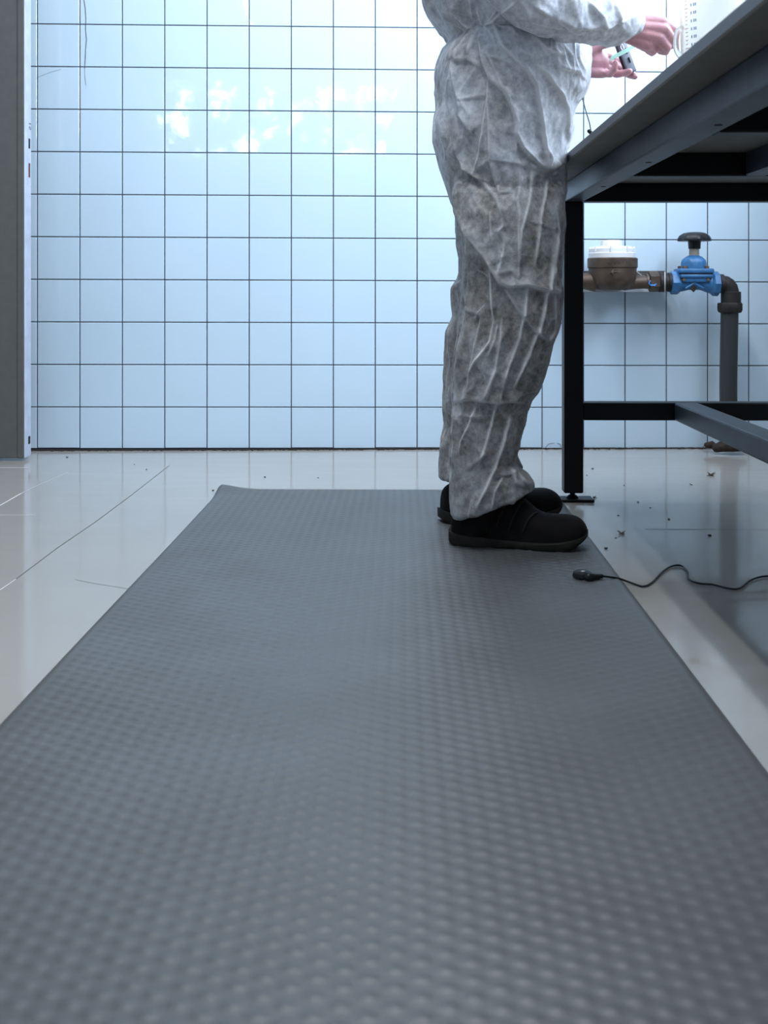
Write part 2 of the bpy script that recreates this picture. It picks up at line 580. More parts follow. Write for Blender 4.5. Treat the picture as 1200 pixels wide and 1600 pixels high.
def wall_with_hole(name, axis, pos, lo, hi, h0, h1, z0, z1):
    bm = bmesh.new()
    t = 0.12
    for (a, c, e, g) in ((lo, h0, 0, CZ), (h1, hi, 0, CZ), (h0, h1, 0, z0), (h0, h1, z1, CZ)):
        ctr, sz = ((a + c) / 2, (e + g) / 2), (c - a, g - e)
        if axis == 'x':
            add_box(bm, (pos + t / 2, ctr[0], ctr[1]), (t, sz[0], sz[1]))
        else:
            add_box(bm, (ctr[0], pos - t / 2, ctr[1]), (sz[0], t, sz[1]))
    return tag(link(name, bm, M['plaster']), kind='structure')


wall_with_hole('wall_right', 'x', RX, BY, 4.15, 1.72, 3.52, 1.48, 2.62)
wall_with_hole('wall_front', 'y', BY, LX, RX, -2.05, 1.35, 1.95, 2.75)
bm = bmesh.new(); add_box(bm, ((LX + RX) / 2, (BY + 4.1) / 2, CZ + 0.05), (RX - LX + 0.2, 4.2 - BY, 0.1))
tag(link('ceiling', bm, M['plaster']), kind='structure')

w1 = tag(empty('window_1', (RX + 0.06, 2.62, 1.48)), kind='structure')
bm = bmesh.new()
add_box(bm, (0.03, 0, 0.57), (0.01, 1.78, 1.12)); link('pane', bm, M['sky2'], w1)
bm = bmesh.new()
for (y, z, sy, sz) in ((0, 0.025, 1.8, 0.05), (0, 1.115, 1.8, 0.05), (-0.875, 0.57, 0.05, 1.14), (0.875, 0.57, 0.05, 1.14), (0, 0.57, 0.04, 1.14)):
    add_box(bm, (0, y, z), (0.045, sy, sz), 0.004)
link('window_frame', bm, M['frame_white'], w1)
w2 = tag(empty('window_2', (-0.35, BY - 0.06, 1.95)), kind='structure')
bm = bmesh.new(); add_box(bm, (0, -0.03, 0.4), (3.38, 0.01, 0.78)); link('pane', bm, M['sky'], w2)
bm = bmesh.new()
for (x, z, sx, sz) in ((0, 0.025, 3.4, 0.05), (0, 0.775, 3.4, 0.05), (-1.675, 0.4, 0.05, 0.8), (1.675, 0.4, 0.05, 0.8), (-0.56, 0.4, 0.04, 0.8), (0.56, 0.4, 0.04, 0.8)):
    add_box(bm, (x, 0, z), (sx, 0.045, sz), 0.004)
link('window_frame', bm, M['frame_white'], w2)

# door leaf at the left, standing in front of the tiled wall
dr = tag(empty('door_1', (-1.66, 3.789, 0)), kind='structure')
bm = bmesh.new()
add_box(bm, (0.0, 0, 1.06), (0.902 - 0.024, 0.068, 2.10), 0.003)
link('door_leaf', bm, M['door_face'], dr)
bm = bmesh.new()
add_box(bm, (0.439 + 0.0, 0, 1.06), (0.026, 0.072, 2.102), 0.004, mat=0)
for v in bm.verts: pass
ed = link('edge_profile', bm, [M['door_face'], M['door_edge']], dr)
for p_ in ed.data.polygons:
    if p_.normal.x > 0.4: p_.material_index = 1
bm = bmesh.new(); add_box(bm, (0.4528, 0.012, 1.074), (0.0012, 0.016, 0.034)); link('latch_slot', bm, M['hole'], dr)
bm = bmesh.new(); add_box(bm, (0.4528, 0.012, 0.983), (0.0012, 0.016, 0.048)); link('bolt_slot', bm, M['rust'], dr)
bm = bmesh.new(); add_box(bm, (0.4528, 0.012, 0.065), (0.0012, 0.018, 0.026)); link('bottom_slot', bm, M['hole'], dr)
bm = bmesh.new()
add_box(bm, (0.4522, 0.016, 1.03), (0.0008, 0.032, 0.20)); link('strike_plate', bm, M['door_edge'], dr)
cu = bpy.data.curves.new('number', 'FONT'); cu.body = '15'; cu.size = 0.030
to = bpy.data.objects.new('tmp', cu); C.objects.link(to)
bpy.context.view_layer.update()
tm = bpy.data.meshes.new_from_object(to.evaluated_get(bpy.context.evaluated_depsgraph_get()))
bpy.data.objects.remove(to)
tm.transform(Matrix(((0, 0, 1, 0.4530), (0, -1, 0, 0.030), (-1, 0, 0, 1.150), (0, 0, 0, 1))))
link_me('number', tm, M['ink'], dr)

# dirt in the gap under the tiles
bm = bmesh.new()
for k in range(420):
    s = random.uniform(-1.3, 1.5)
    if random.random() < 0.5: s = random.choice((-0.5, -0.2, 0.1, 0.75, 1.2)) + random.gauss(0, 0.12)
    r_ = random.uniform(0.0012, 0.0042)
    add_box(bm, Vector((s, wall_y(s) - random.uniform(0.006, 0.022), r_ * 0.6)), (r_ * random.uniform(1, 4), r_ * 1.4, r_ * 1.2), 0,
            M=Matrix.Rotation(random.uniform(0, 3), 3, 'Z'))
for k in range(46):
    s = -1.3 + k * 0.062
    add_box(bm, Vector((s, wall_y(s) - 0.006, 0.002)), (0.066, 0.009 + random.uniform(0, 0.005), 0.0025 + random.uniform(-0.0015, 0.002)))
tag(link('dirt', bm, M['dirt']), 'line of brown dirt and crumbs along the foot of the tiled wall', 'dirt', kind='stuff')

# ------------------------------------------------------------------ floor mat
AL = math.atan(0.01834)
mw, ml = 0.953, 3.55
ux = np.unique(np.concatenate([np.arange(-mw / 2, mw / 2, 0.0038), [mw / 2]]))
uy = np.arange(0, ml + 0.001, 0.0038)
X, Y = np.meshgrid(ux, uy)
sp, sy = 0.0211, 0.0242
col = np.round(X / sp)
off = (np.mod(col, 2)) * sy / 2
best = np.full(X.shape, 9.0)
for dc in (-1, 0, 1):
    c_ = col + dc
    o_ = np.mod(c_, 2) * sy / 2
    yy = np.round((Y - o_) / sy) * sy + o_
    best = np.minimum(best, np.hypot(X - c_ * sp, (Y - yy) * 1.5))
t = np.clip((0.0098 - best) / 0.0052, 0, 1)
dome = t * t * (3 - 2 * t)
edge = np.minimum(np.minimum(X + mw / 2, mw / 2 - X), np.minimum(Y, ml - Y))
inner = np.clip((edge - 0.022) / 0.006, 0, 1)
bev = np.clip(edge / 0.016, 0, 1)
Z = 0.002 + 0.0095 * np.sin(bev * math.pi / 2) + dome * inner * 0.00125
Z += 0.014 * np.exp(-((X + mw / 2) ** 2 + Y ** 2) / (2 * 0.045 ** 2))      # far left corner lifts a little
Z += 0.0012 * np.sin(X * 5 + 1) * np.sin(Y * 3.1)
ny, nx = X.shape
co = np.stack([X, -Y, Z], -1).reshape(-1, 3)
idx = np.arange(nx * ny).reshape(ny, nx)
qf = np.stack([idx[:-1, :-1], idx[1:, :-1], idx[1:, 1:], idx[:-1, 1:]], -1).reshape(-1, 4)
# skirt and underside so that the mat is a solid slab
per = np.concatenate([idx[0, :], idx[1:, -1], idx[-1, -2::-1], idx[-2:0:-1, 0]])
low = co[per].copy(); low[:, 2] = 0.0005
nb = len(co)
co = np.concatenate([co, low])
k = np.arange(len(per)); k2 = (k + 1) % len(per)
sk = np.stack([per[k], per[k2], nb + k2, nb + k], -1)
me = bpy.data.meshes.new('floor_mat')
me.from_pydata(co.tolist(), [], qf.tolist() + sk.tolist() + [list(nb + k[::-1])])
mo = link_me('floor_mat', me, M['mat'], smooth=True)
mo.location = (0.008, 3.163, 0.0)
mo.rotation_euler = (0, 0, -AL)
tag(mo, 'long grey anti-fatigue mat with raised round bumps on the pale floor', 'mat')

# ------------------------------------------------------------------ workbench
wb = tag(empty('workbench', (0.513, 3.04, 0), -AL), 'black steel framed workbench with a beige board top at the right', 'workbench')
LN = 2.62       # frame length towards the camera
FW = 0.656      # frame width
Zt, Zb = 0.862, 0.812


def tube_box(name, a, c, m_, parent=wb, bev=0.004):
    a, c = Vector(a), Vector(c)
    bm = bmesh.new()
    add_box(bm, (a + c) / 2, tuple(abs(q) for q in (c - a)), bev, 2)
    return link(name, bm, m_, parent)


bm = bmesh.new()
add_box(bm, ((FW - 0.05) / 2, -LN / 2 + 0.02, Zt + 0.0103), (FW + 0.13, LN + 0.16, 0.0205), 0.0025, 1)
top = link('tabletop', bm, [M['board'], M['board_edge']], wb)
for p_ in top.data.polygons:
    if abs(p_.normal.z) < 0.5: p_.material_index = 1
for (x, y) in ((0, 0), (FW - 0.05, 0), (0, -LN + 0.05), (FW - 0.05, -LN + 0.05)):
    lg = tube_box('leg', (x - 0.026, y - 0.025, 0.024), (x + 0.026, y + 0.025, Zb), M['steel_black'])
    bm = bmesh.new()
    add_lathe(bm, [(0.007, 0.012), (0.007, 0.03)], 12, Matrix.Translation((x, y, 0)))
    add_lathe(bm, [(0.016, 0.007), (0.016, 0.011), (0.010, 0.016)], 16, Matrix.Translation((x, y, 0)))
    link('levelling_foot', bm, M['steel_black'], lg)
    bm = bmesh.new()
    add_box(bm, (x + 0.007, y, 0.0042), (0.095, 0.062, 0.0075), 0.0012, 1)
    link('foot_plate', bm, M['steel_black'], lg)
sr = tube_box('side_rail', (-0.026, -LN + 0.025, Zb), (0.026, 0.025, Zt), M['steel_grey'])
for yy in (-0.45, -0.93, -1.4):
    bm = bmesh.new(); add_lathe(bm, [(0.006, 0), (0.006, 0.0012)], 12, Matrix.Translation((0.004, yy, Zb - 0.0008))); link('screw_hole', bm, M['hole'], sr)
tube_box('side_rail', (FW - 0.076, -LN + 0.025, Zb), (FW - 0.024, 0.025, Zt), M['steel_grey'])
for k, yy in enumerate((0.0, -0.655, -1.30, -1.945, -LN + 0.05)):
    tube_box('cross_rail', (0.026, yy - 0.025, Zb), (FW - 0.076, yy + 0.025, Zt), M['steel_black'])
tube_box('middle_rail', (0.262, -1.275, Zb), (0.304, -0.68, Zt), M['steel_grey'], bev=0.003)
tube_box('middle_rail', (0.262, -1.92, Zb), (0.304, -1.325, Zt), M['steel_grey'], bev=0.003)
tube_box('lower_end_rail', (0.026, -0.025, 0.2212), (FW - 0.076, 0.025, 0.2695), M['steel_black'])
tube_box('lower_end_rail', (0.026, -LN + 0.025, 0.2212), (FW - 0.076, -LN + 0.075, 0.2695), M['steel_black'])
tube_box('stretcher', (0.270, -LN + 0.076, 0.2212), (0.334, -0.0255, 0.2700), M['steel_grey'], bev=0.005)

# ------------------------------------------------------------------ pipework on the wall
PD = 3.925
U = PD / F            # metres per photo pixel at the pipes


def Q(u, v, dd=0.0):
    return P(u, v, PD + dd)


# straight black pipe close to the wall behind the meter
bm = bmesh.new()
add_tube(bm, [Q(846, 432, 0.112), Q(1040, 432, 0.112)], 9 * U, 20, 'flat')
tag(link('pipe', bm, M['iron'], smooth=True, angle=50), 'black straight pipe on the tiles behind the table leg and water meter', 'pipe')
bm = bmesh.new()
add_box(bm, Q(945, 453.5, 0.105), (190 * U, 0.04, 6.5 * U), 0.002)
tag(link('bracket_rail', bm, M['rail_grey']), 'pale grey flat bracket rail under the water meter', 'bracket')

# water meter
wm = tag(empty('water_meter', Q(957, 452)), 'bronze water meter with a white cap on the wall pipe', 'water meter')
wi = Matrix.Translation(-Q(957, 452))


def part(name, bm, m_, parent, smooth=True, angle=40):
    bm.transform(Matrix.Translation(-parent.location))
    return link(name, bm, m_, parent, smooth, angle)


def vert_lathe(u, prof, n=40, dd=0.0, mod=None):
    """prof = [(half width px, v px)]"""
    bm = bmesh.new()
    base = Q(u, 458, dd)
    add_lathe(bm, [(w * U, (458 - v) * U) for (w, v) in prof], n, Matrix.Translation((base.x, base.y, CH)), mod=mod)
    return bm


bm = vert_lathe(957, [(10, 454), (24, 452), (33, 444), (36, 436), (37, 428), (37, 419.5), (36, 418.5)])
add_tube(bm, [Q(850, 437), Q(890, 438), Q(908, 439), Q(930, 440)], [12 * U, 12 * U, 12 * U, 16 * U], 18, 'flat')
add_tube(bm, [Q(975, 441), Q(992, 441), Q(1011, 440.5)], [13 * U, 11 * U, 10.5 * U], 18, 'flat')
# cast arrow
for a, c in (((967, 425), (960, 425)), ((968, 425), (955, 425)), ((955, 425), (958.5, 422)), ((955, 425), (958.5, 428))):
    add_tube(bm, [Q(*a, -37.2 * U), Q(*c, -37.2 * U)], 0.8 * U, 6)
part('meter_body', bm, M['bronze'], wm)
bm = vert_lathe(957, [(37, 419.5), (38.6, 418), (38.8, 404.5), (37.5, 403), (30, 403)])
for k in range(9):
    th = math.radians(-90 + (k - 4) * 5.5)
    if k in (2, 7): continue
    c_ = Q(957, 410 + (k % 2) * 1.2)
    add_box(bm, Vector((c_.x + 38.9 * U * math.cos(th), c_.y + 38.9 * U * math.sin(th), c_.z)), (1.4 * U, 0.8 * U, 2.2 * U))
part('meter_ring', bm, M['bronze'], wm)
bm = vert_lathe(956, [(36, 403), (36, 396), (34.5, 395), (34, 389), (30, 385.5), (18, 385)])
for k in range(8):
    th = k * math.pi / 4 + 0.55
    c_ = Q(956, 390)
    add_box(bm, Vector((c_.x + 34 * U * math.cos(th), c_.y + 34 * U * math.sin(th), c_.z)), (2.6 * U, 2.6 * U, 9 * U), 0.0008, 1)
part('meter_cap', bm, M['white_plastic'], wm)
bm = vert_lathe(955, [(16.5, 385.5), (16.2, 377), (15, 375.5)], 24, mod=lambda th, i: 1 + 0.035 * math.cos(12 * th))
part('cap_knob', bm, M['white_plastic'], wm)
bm = bmesh.new()
add_lathe(bm, [(11.5 * U, 0), (11.5 * U, 4 * U)], 20, axis_M(Q(1009, 440), (1, 0, 0)))
add_lathe(bm, [(15.5 * U, 0), (16 * U, 1.5 * U), (16 * U, 13 * U), (15 * U, 15 * U)], 6, axis_M(Q(1014, 440), (1, 0, 0)))
part('union_nut', bm, M['bronze'], wm, True, 30)
bm = bmesh.new()
add_tube(bm, [Q(1016, 439, -16.5 * U), Q(1014, 443, -17 * U), Q(1017, 446, -18 * U), Q(1021, 446, -18 * U), Q(1025, 444, -18 * U)], 0.9 * U, 6)
add_tube(bm, [Q(1018, 445, -18 * U), Q(1024, 446.5, -18.5 * U)], 0.7 * U, 6)
part('blue_wire_tie', bm, M['blue_wire'], wm)
bm = bmesh.new()
add_tube(bm, [Q(991, 421, -12 * U), Q(996, 425, -13 * U), Q(1002, 430, -12 * U)], 0.7 * U, 6)
part('seal_wire', bm, M['wire'], wm)

# threaded nipple between meter and valve
tn = tag(empty('pipe_coupling', Q(1038, 441)), 'short dark coupling between the bronze meter and the blue valve', 'pipe coupling')
bm = bmesh.new()
add_lathe(bm, [(14.5 * U, 0), (15.5 * U, 1 * U), (15.5 * U, 8 * U), (14 * U, 9 * U), (13.5 * U, 14 * U), (15 * U, 14.5 * U), (15 * U, 19 * U), (13 * U, 20 * U)], 24, axis_M(Q(1029, 441), (1, 0, 0)))
part('coupling_body', bm, M['iron'], tn)
bm = bmesh.new()
pts = [Q(1039, 441 + 16 * math.sin(a), -16 * U * math.cos(a)) for a in [k * math.pi / 8 for k in range(17)]]
add_tube(bm, pts, 0.9 * U, 6)
part('wire_loop', bm, M['wire'], tn)

# blue diaphragm valve
vv = tag(empty('valve', Q(1085, 460)), 'blue diaphragm valve with a black handwheel on the wall pipe', 'valve')
bm = bmesh.new()
add_lathe(bm, [(16 * U, 0), (18 * U, 1 * U), (18.3 * U, 10 * U), (17 * U, 13 * U), (14 * U, 16 * U)], 8, axis_M(Q(1047, 442), (1, 0, 0)))
add_lathe(bm, [(14 * U, 0), (17.5 * U, 4 * U), (19.2 * U, 6 * U), (19.2 * U, 14 * U), (17 * U, 15.5 * U)], 8, axis_M(Q(1107.5, 443.5), (1, 0, 0)))
ax_ = [(1052, 443, 14), (1062, 442, 14), (1074, 440.5, 13), (1085, 440, 13), (1096, 440.5, 13), (1108, 443, 15), (1114, 443.5, 15)]
add_tube(bm, [Q(u, v) for u, v, r_ in ax_], [r_ * U for u, v, r_ in ax_], 20, 'flat')
add_box(bm, Q(1084, 436), (44 * U, 34 * U, 10 * U), 0.004)
# X shaped ribs of the casting
for (a, c) in (((1072, 436), (1098, 450)), ((1096, 436), (1072, 450))):
    add_tube(bm, [Q(*a, -14 * U), Q(*c, -12 * U)], 2.2 * U, 8)
part('valve_body', bm, M['valve_blue'], vv, True, 35)
bm = bmesh.new()
add_box(bm, Q(1083.5, 451, -14.4 * U), (8 * U, 1.2 * U, 8 * U), 0, M=Matrix.Rotation(0.75, 3, 'Y'))
part('cast_badge', bm, M['iron'], vv, False)
bm = bmesh.new()
add_box(bm, Q(1084, 431.5), (51 * U, 40 * U, 6 * U), 0.006, 2)
part('lower_flange', bm, M['valve_blue'], vv, True, 40)
bm = bmesh.new()
add_box(bm, Q(1084, 428.0), (49 * U, 38 * U, 2.6 * U), 0.001, 1)
part('diaphragm', bm, M['black_plastic'], vv, False)
bm = bmesh.new()
add_box(bm, Q(1084, 423.5), (53.5 * U, 42 * U, 7.5 * U), 0.006, 2)
part('upper_flange', bm, M['valve_blue'], vv, True, 40)
bm = vert_lathe(1084, [(19, 421), (18.8, 411), (17.5, 406), (13.5, 402), (9, 399.5), (7, 398.8)], 48,
                mod=lambda th, i: 1 + (0.05 * (1 if math.cos(6 * th) > 0.2 else 0) if i in (0, 1, 2) else 0))
part('bonnet', bm, M['valve_blue'], vv, True, 50)
for (u, dd) in ((1063, -15), (1108, -15), (1063, 15), (1108, 15), (1070, -17)):
    if u == 1070: continue
    uu = 1070 if (u == 1063 and dd < 0) else u - (4 if u == 1108 else 0)
    bm = bmesh.new()
    c_ = Q(uu, 419.6, dd * U)
    add_lathe(bm, [(4.2 * U, 0), (4.2 * U, 3.4 * U), (3 * U, 4 * U)], 6, Matrix.Translation(c_))
    part('flange_bolt', bm, M['bolt'], vv, False)
    bm = bmesh.new()
    c2 = Q(uu - (2 if u == 1063 else -2), 439.5, dd * U)
    add_lathe(bm, [(3 * U, 0), (3.6 * U, 0.8 * U), (3.6 * U, 4.6 * U)], 6, Matrix.Translation(c2))
    part('flange_nut', bm, M['bolt'], vv, False)
bm = vert_lathe(1084.5, [(7.8, 399.5), (7.6, 388)], 24)
add_lathe(bm, [(1.2 * U, 0), (1.2 * U, 1 * U)], 10, axis_M(Q(1087, 396, -7.2 * U), (0, -1, 0)))
part('stem_collar', bm, M['cream'], vv)
hw = vert_lathe(1085, [(7.2, 389.5), (9.3, 388.5), (9.8, 378), (10.2, 376.6), (20, 376.9), (25.3, 376.8), (25.8, 374.2), (22.5, 368.2), (16.5, 364.2), (10, 362.9), (3, 362.7)], 72,
                mod=lambda th, i: 1 + (0.045 * math.cos(8 * th) if 4 <= i <= 7 else 0))
part('handwheel', hw, M['black_plastic'], vv)

# elbow and riser
rs = tag(empty('riser_pipe', Q(1139, 701)), 'grey upright pipe with a dark iron elbow to the right of the blue valve', 'pipe')
bm = bmesh.new()
el = [Q(1123.5, 443.5), Q(1128, 443.5)] + [Q(1128 + 12.5 * math.sin(a), 456 - 12.5 * math.cos(a)) for a in (0.35, 0.75, 1.15, 1.5)] + [Q(1140.5, 474)]
add_tube(bm, el, [13 * U] * 2 + [13.6 * U] * 4 + [13.8 * U], 24, 'flat')
add_lathe(bm, [(13.5 * U, 0), (14.5 * U, 1 * U), (14.5 * U, 6 * U), (13.5 * U, 7 * U)], 24, axis_M(Q(1123.5, 443.5), (1, 0, 0)))
add_lathe(bm, [(14 * U, 0), (15.3 * U, 1 * U), (15.3 * U, 18 * U), (14 * U, 19 * U)], 24, axis_M(Q(1142, 474.5), (0, 0, 1)))
add_tube(bm, [Q(1125, 430.2, -3 * U), Q(1130, 430.6, -3 * U)], 2 * U, 8)
part('elbow', bm, M['iron'], rs)
bm = vert_lathe(1140.5, [(15.5, 489), (18.5, 487.5), (19.8, 484), (19.8, 475), (18.8, 473), (14, 473)], 10)
part('coupling_nut', bm, M['iron'], rs, True, 30)
bm = bmesh.new()
rp = spline([Q(1140, 486), Q(1139, 540), Q(1138, 600), Q(1138.5, 640), Q(1141, 703)], 5)
add_tube(bm, rp, 13.6 * U, 28, 'flat')
part('upright_pipe', bm, M['pvc'], rs)
bm = bmesh.new()
add_tube(bm, [Q(1120, 700, -0.01), Q(1128, 697, -0.02), Q(1146, 696.5, -0.03), Q(1162, 700, -0.03)], [7 * U, 9 * U, 9.5 * U, 5 * U], 14)
add_tube(bm, [Q(1104, 695, 0.04), Q(1112, 694, 0.03), Q(1122, 699, 0.02)], [4 * U, 5.5 * U, 3 * U], 10)
part('floor_sealing', bm, M['dirt'], rs)

# ------------------------------------------------------------------ person
def loft(bm, rows, d, n=40, p=2.4, ends=True):
    """rows = (v, back u, front u, half depth m, centre depth offset, tilt)"""
    rings = []
    for (v, ub, uf, hy, dy, tilt) in rows:
        dd = d + dy
        xb, xf = (ub - 600) * dd / F, (uf - 600) * dd / F
        cx, hx = (xb + xf) / 2, (xf - xb) / 2
        z = CH + (458 - v) * dd / F
        ring = []
        for k in range(n):
            th = 2 * math.pi * k / n
            c_, s_ = math.cos(th), math.sin(th)
            x = hx * math.copysign(abs(c_) ** (2 / p), c_)
            y = hy * math.copysign(abs(s_) ** (2 / p), s_)
            ring.append(bm.verts.new((cx + x, dd + y, z + tilt * x)))
        rings.append(ring)
    for a, c in zip(rings, rings[1:]):
        for k in range(n):
            bm.faces.new((a[k], a[(k + 1) % n], c[(k + 1) % n], c[k]))
    bm.faces.new(rings[0][::-1]); bm.faces.new(rings[-1])


def densify(rows, step=8):
    out = []
    for a, c in zip(rows, rows[1:]):
        n = max(1, int(abs(c[0] - a[0]) / step))
        for k in range(n):
            t = k / n
            out.append(tuple(x + (y - x) * t for x, y in zip(a, c)))
    out.append(rows[-1])
    return out


def remesh(bm, voxel, smooth_it=2):
    bmesh.ops.recalc_face_normals(bm, faces=bm.faces[:])
    me = bpy.data.meshes.new('tmp'); bm.to_mesh(me); bm.free()
    o = bpy.data.objects.new('tmp', me); C.objects.link(o)
    md = o.modifiers.new('r', 'REMESH'); md.mode = 'VOXEL'; md.voxel_size = voxel; md.adaptivity = 0
    bpy.context.view_layer.update()
    r = bpy.data.meshes.new_from_object(o.evaluated_get(bpy.context.evaluated_depsgraph_get()))
    bpy.data.objects.remove(o); bpy.data.meshes.remove(me)
    lap(r, smooth_it)
    return r


def get_co(me):
    a = np.empty(len(me.vertices) * 3, np.float32); me.vertices.foreach_get('co', a); return a.reshape(-1, 3).astype(np.float64)


def set_co(me, a):
    me.vertices.foreach_set('co', a.astype(np.float32).ravel()); me.update()


def get_no(me):
    a = np.empty(len(me.vertices) * 3, np.float32); me.vertices.foreach_get('normal', a); return a.reshape(-1, 3).astype(np.float64)


def edges_of(me):
    e = np.empty(len(me.edges) * 2, np.int32); me.edges.foreach_get('vertices', e); return e.reshape(-1, 2)


def lap_arr(a, e, it, lam=0.5):
    n = len(a)
    cnt = np.bincount(e.ravel(), minlength=n)[:, None]
    for _ in range(it):
        s = np.zeros_like(a)
        for c_ in range(a.shape[1]):
            s[:, c_] = np.bincount(e[:, 0], a[e[:, 1], c_], n) + np.bincount(e[:, 1], a[e[:, 0], c_], n)
        a = a + lam * (s / np.maximum(cnt, 1) - a)
    return a


def lap(me, it):
    set_co(me, lap_arr(get_co(me), edges_of(me), it))


TD, ND, FD = 2.58, 2.47, 2.69      # depths of torso, near leg, far leg
torso = [(-205, 775, 832, 0.075, 0, 0), (-188, 745, 852, 0.16, 0, 0), (-165, 712, 868, 0.205, 0, 0), (-120, 680, 884, 0.215, 0, 0), (-60, 664, 895, 0.205, 0, 0),
         (-10, 662, 900, 0.20, 0, 0), (0, 664, 902, 0.20, 0, 0), (20, 671, 905, 0.195, 0, 0), (35, 681, 909, 0.19, 0, 0), (48, 692, 912, 0.182, 0, 0), (60, 702, 915, 0.176, 0, 0),
         (67, 705, 916, 0.174, 0, 0), (74, 700, 917, 0.180, 0, 0), (85, 691, 917, 0.190, 0, 0), (100, 685, 917, 0.196, 0, 0), (130, 682, 915, 0.198, 0, 0),
         (148, 683, 909, 0.198, 0, 0), (160, 685, 899, 0.196, 0, 0), (170, 685, 894, 0.195, 0, 0), (185, 681, 893, 0.195, 0, 0), (205, 679, 892, 0.195, 0, 0),
         (222, 679, 887, 0.195, 0, 0), (240, 685, 883, 0.193, 0, 0), (262, 690, 881, 0.19, 0, 0), (280, 697, 881, 0.188, 0, 0), (310, 706, 879, 0.182, 0, 0), (335, 716, 874, 0.17, 0, 0), (350, 735, 860, 0.13, 0, 0)]
near = [(232, 740, 850, 0.035, 0.06, 0), (255, 718, 868, 0.055, 0.045, 0), (278, 708, 878, 0.072, 0.028, 0), (305, 706, 880, 0.088, 0.010, 0), (338, 713, 880, 0.098, 0, 0), (383, 722, 878, 0.10, -0.005, 0), (400, 725, 876, 0.10, -0.005, 0), (421, 726, 873, 0.098, -0.005, 0),
        (437, 726, 874, 0.098, -0.005, 0), (463, 724, 876, 0.098, -0.005, 0), (490, 722, 874, 0.097, -0.005, 0), (517, 718, 869, 0.096, -0.005, 0), (543, 714, 863, 0.095, -0.005, 0),
        (570, 711, 857, 0.094, -0.005, 0), (595, 710, 849, 0.092, -0.005, 0.05), (613, 709, 840, 0.090, -0.005, 0.08), (624, 709, 828, 0.088, -0.005, 0.05), (640, 709, 821, 0.085, -0.005, 0), (665, 708, 816, 0.083, -0.005, 0), (690, 707, 811, 0.081, -0.005, 0),
        (708, 706, 807, 0.080, -0.005, 0), (724, 706, 802, 0.080, -0.005, 0.06), (740, 706, 808, 0.081, -0.006, 0.16), (756, 706, 822, 0.082, -0.008, 0.26), (770, 706, 829, 0.083, -0.008, 0.33), (784, 706.5, 832, 0.083, -0.008, 0.36)]
far = [(232, 740, 850, 0.035, -0.06, 0), (255, 718, 866, 0.055, -0.045, 0), (278, 708, 872, 0.070, -0.03, 0), (305, 706, 876, 0.088, -0.012, 0), (338, 713, 872, 0.095, 0, 0), (383, 716, 868, 0.095, 0, 0), (402, 720, 866, 0.095, 0, 0), (420, 722, 864, 0.094, 0, 0),
       (437, 717, 862, 0.094, 0, 0), (452, 707, 862, 0.094, 0, 0), (475, 708, 860, 0.094, 0, 0), (492, 710, 858, 0.093, 0, 0), (506, 705, 855, 0.093, 0, 0), (520, 698.5, 850, 0.092, 0.005, 0),
       (545, 697, 845, 0.09, 0.01, 0), (575, 696, 838, 0.09, 0.01, 0), (620, 693, 822, 0.087, 0.015, 0), (642, 693, 812, 0.085, 0.018, 0), (662, 697, 806, 0.082, 0.02, 0), (684, 691, 803, 0.08, 0.022, 0),
       (715, 689, 805, 0.08, 0.025, 0.05), (735, 688, 812, 0.082, 0.025, 0.12), (738, 688, 816, 0.083, 0.025, 0.14)]
bm = bmesh.new()
loft(bm, densify(torso), TD, 48, 2.12)
loft(bm, densify(near), ND, 40, 2.4)
loft(bm, densify(far), FD, 40, 2.4)
# near sleeve: shoulder, elbow, wrist
SH, EL, WR = P(762, -172, 2.40), P(806, -28, 2.335), P(979, 42, 2.405)
ew = [EL, P(845, 2, 2.34), P(890, 18, 2.35), P(930, 26, 2.37), P(960, 33, 2.39), P(974, 38, 2.40)]
add_tube(bm, [SH, P(778, -125, 2.36), P(792, -75, 2.34)] + ew, [0.085, 0.082, 0.076, 0.068, 0.066, 0.060, 0.056, 0.050, 0.042, 0.034], 24)
add_tube(bm, [P(940, 10, 2.385), P(963, 14, 2.39), P(979, 14, 2.395)], [0.03, 0.026, 0.02], 14)     # cloth standing up at the cuff
add_tube(bm, [P(970, 30, 2.398), P(984, 40, 2.406)], [0.034, 0.030], 18)
# far sleeve
SH2, EL2, WR2 = P(762, -172, 2.76), P(822, 20, 2.86), P(905, 96, 2.585)
add_tube(bm, [SH2, P(790, -80, 2.84), EL2, P(860, 60, 2.75), P(893, 88, 2.63)], [0.085, 0.078, 0.070, 0.055, 0.040], 20)
# hood lying on the back of the neck, collar
add_tube(bm, [P(735, -182, 2.48), P(722, -190, 2.58), P(735, -182, 2.68)], [0.045, 0.055, 0.045], 14)
add_tube(bm, [P(800, -190, 2.58), P(804, -222, 2.58)], [0.085, 0.075], 20)
cme = remesh(bm, 0.0028, 8)

# folds of the cloth: crests traced as polylines (photo pixels), raised as real relief on the near side
CR = []


def folds(ox, oy, sc, items, k_=1.0):
    for amp, w, pts in items:
        amp *= k_
        CR.append((amp, w, [(ox + x / sc, oy + y / sc) for x, y in pts]))


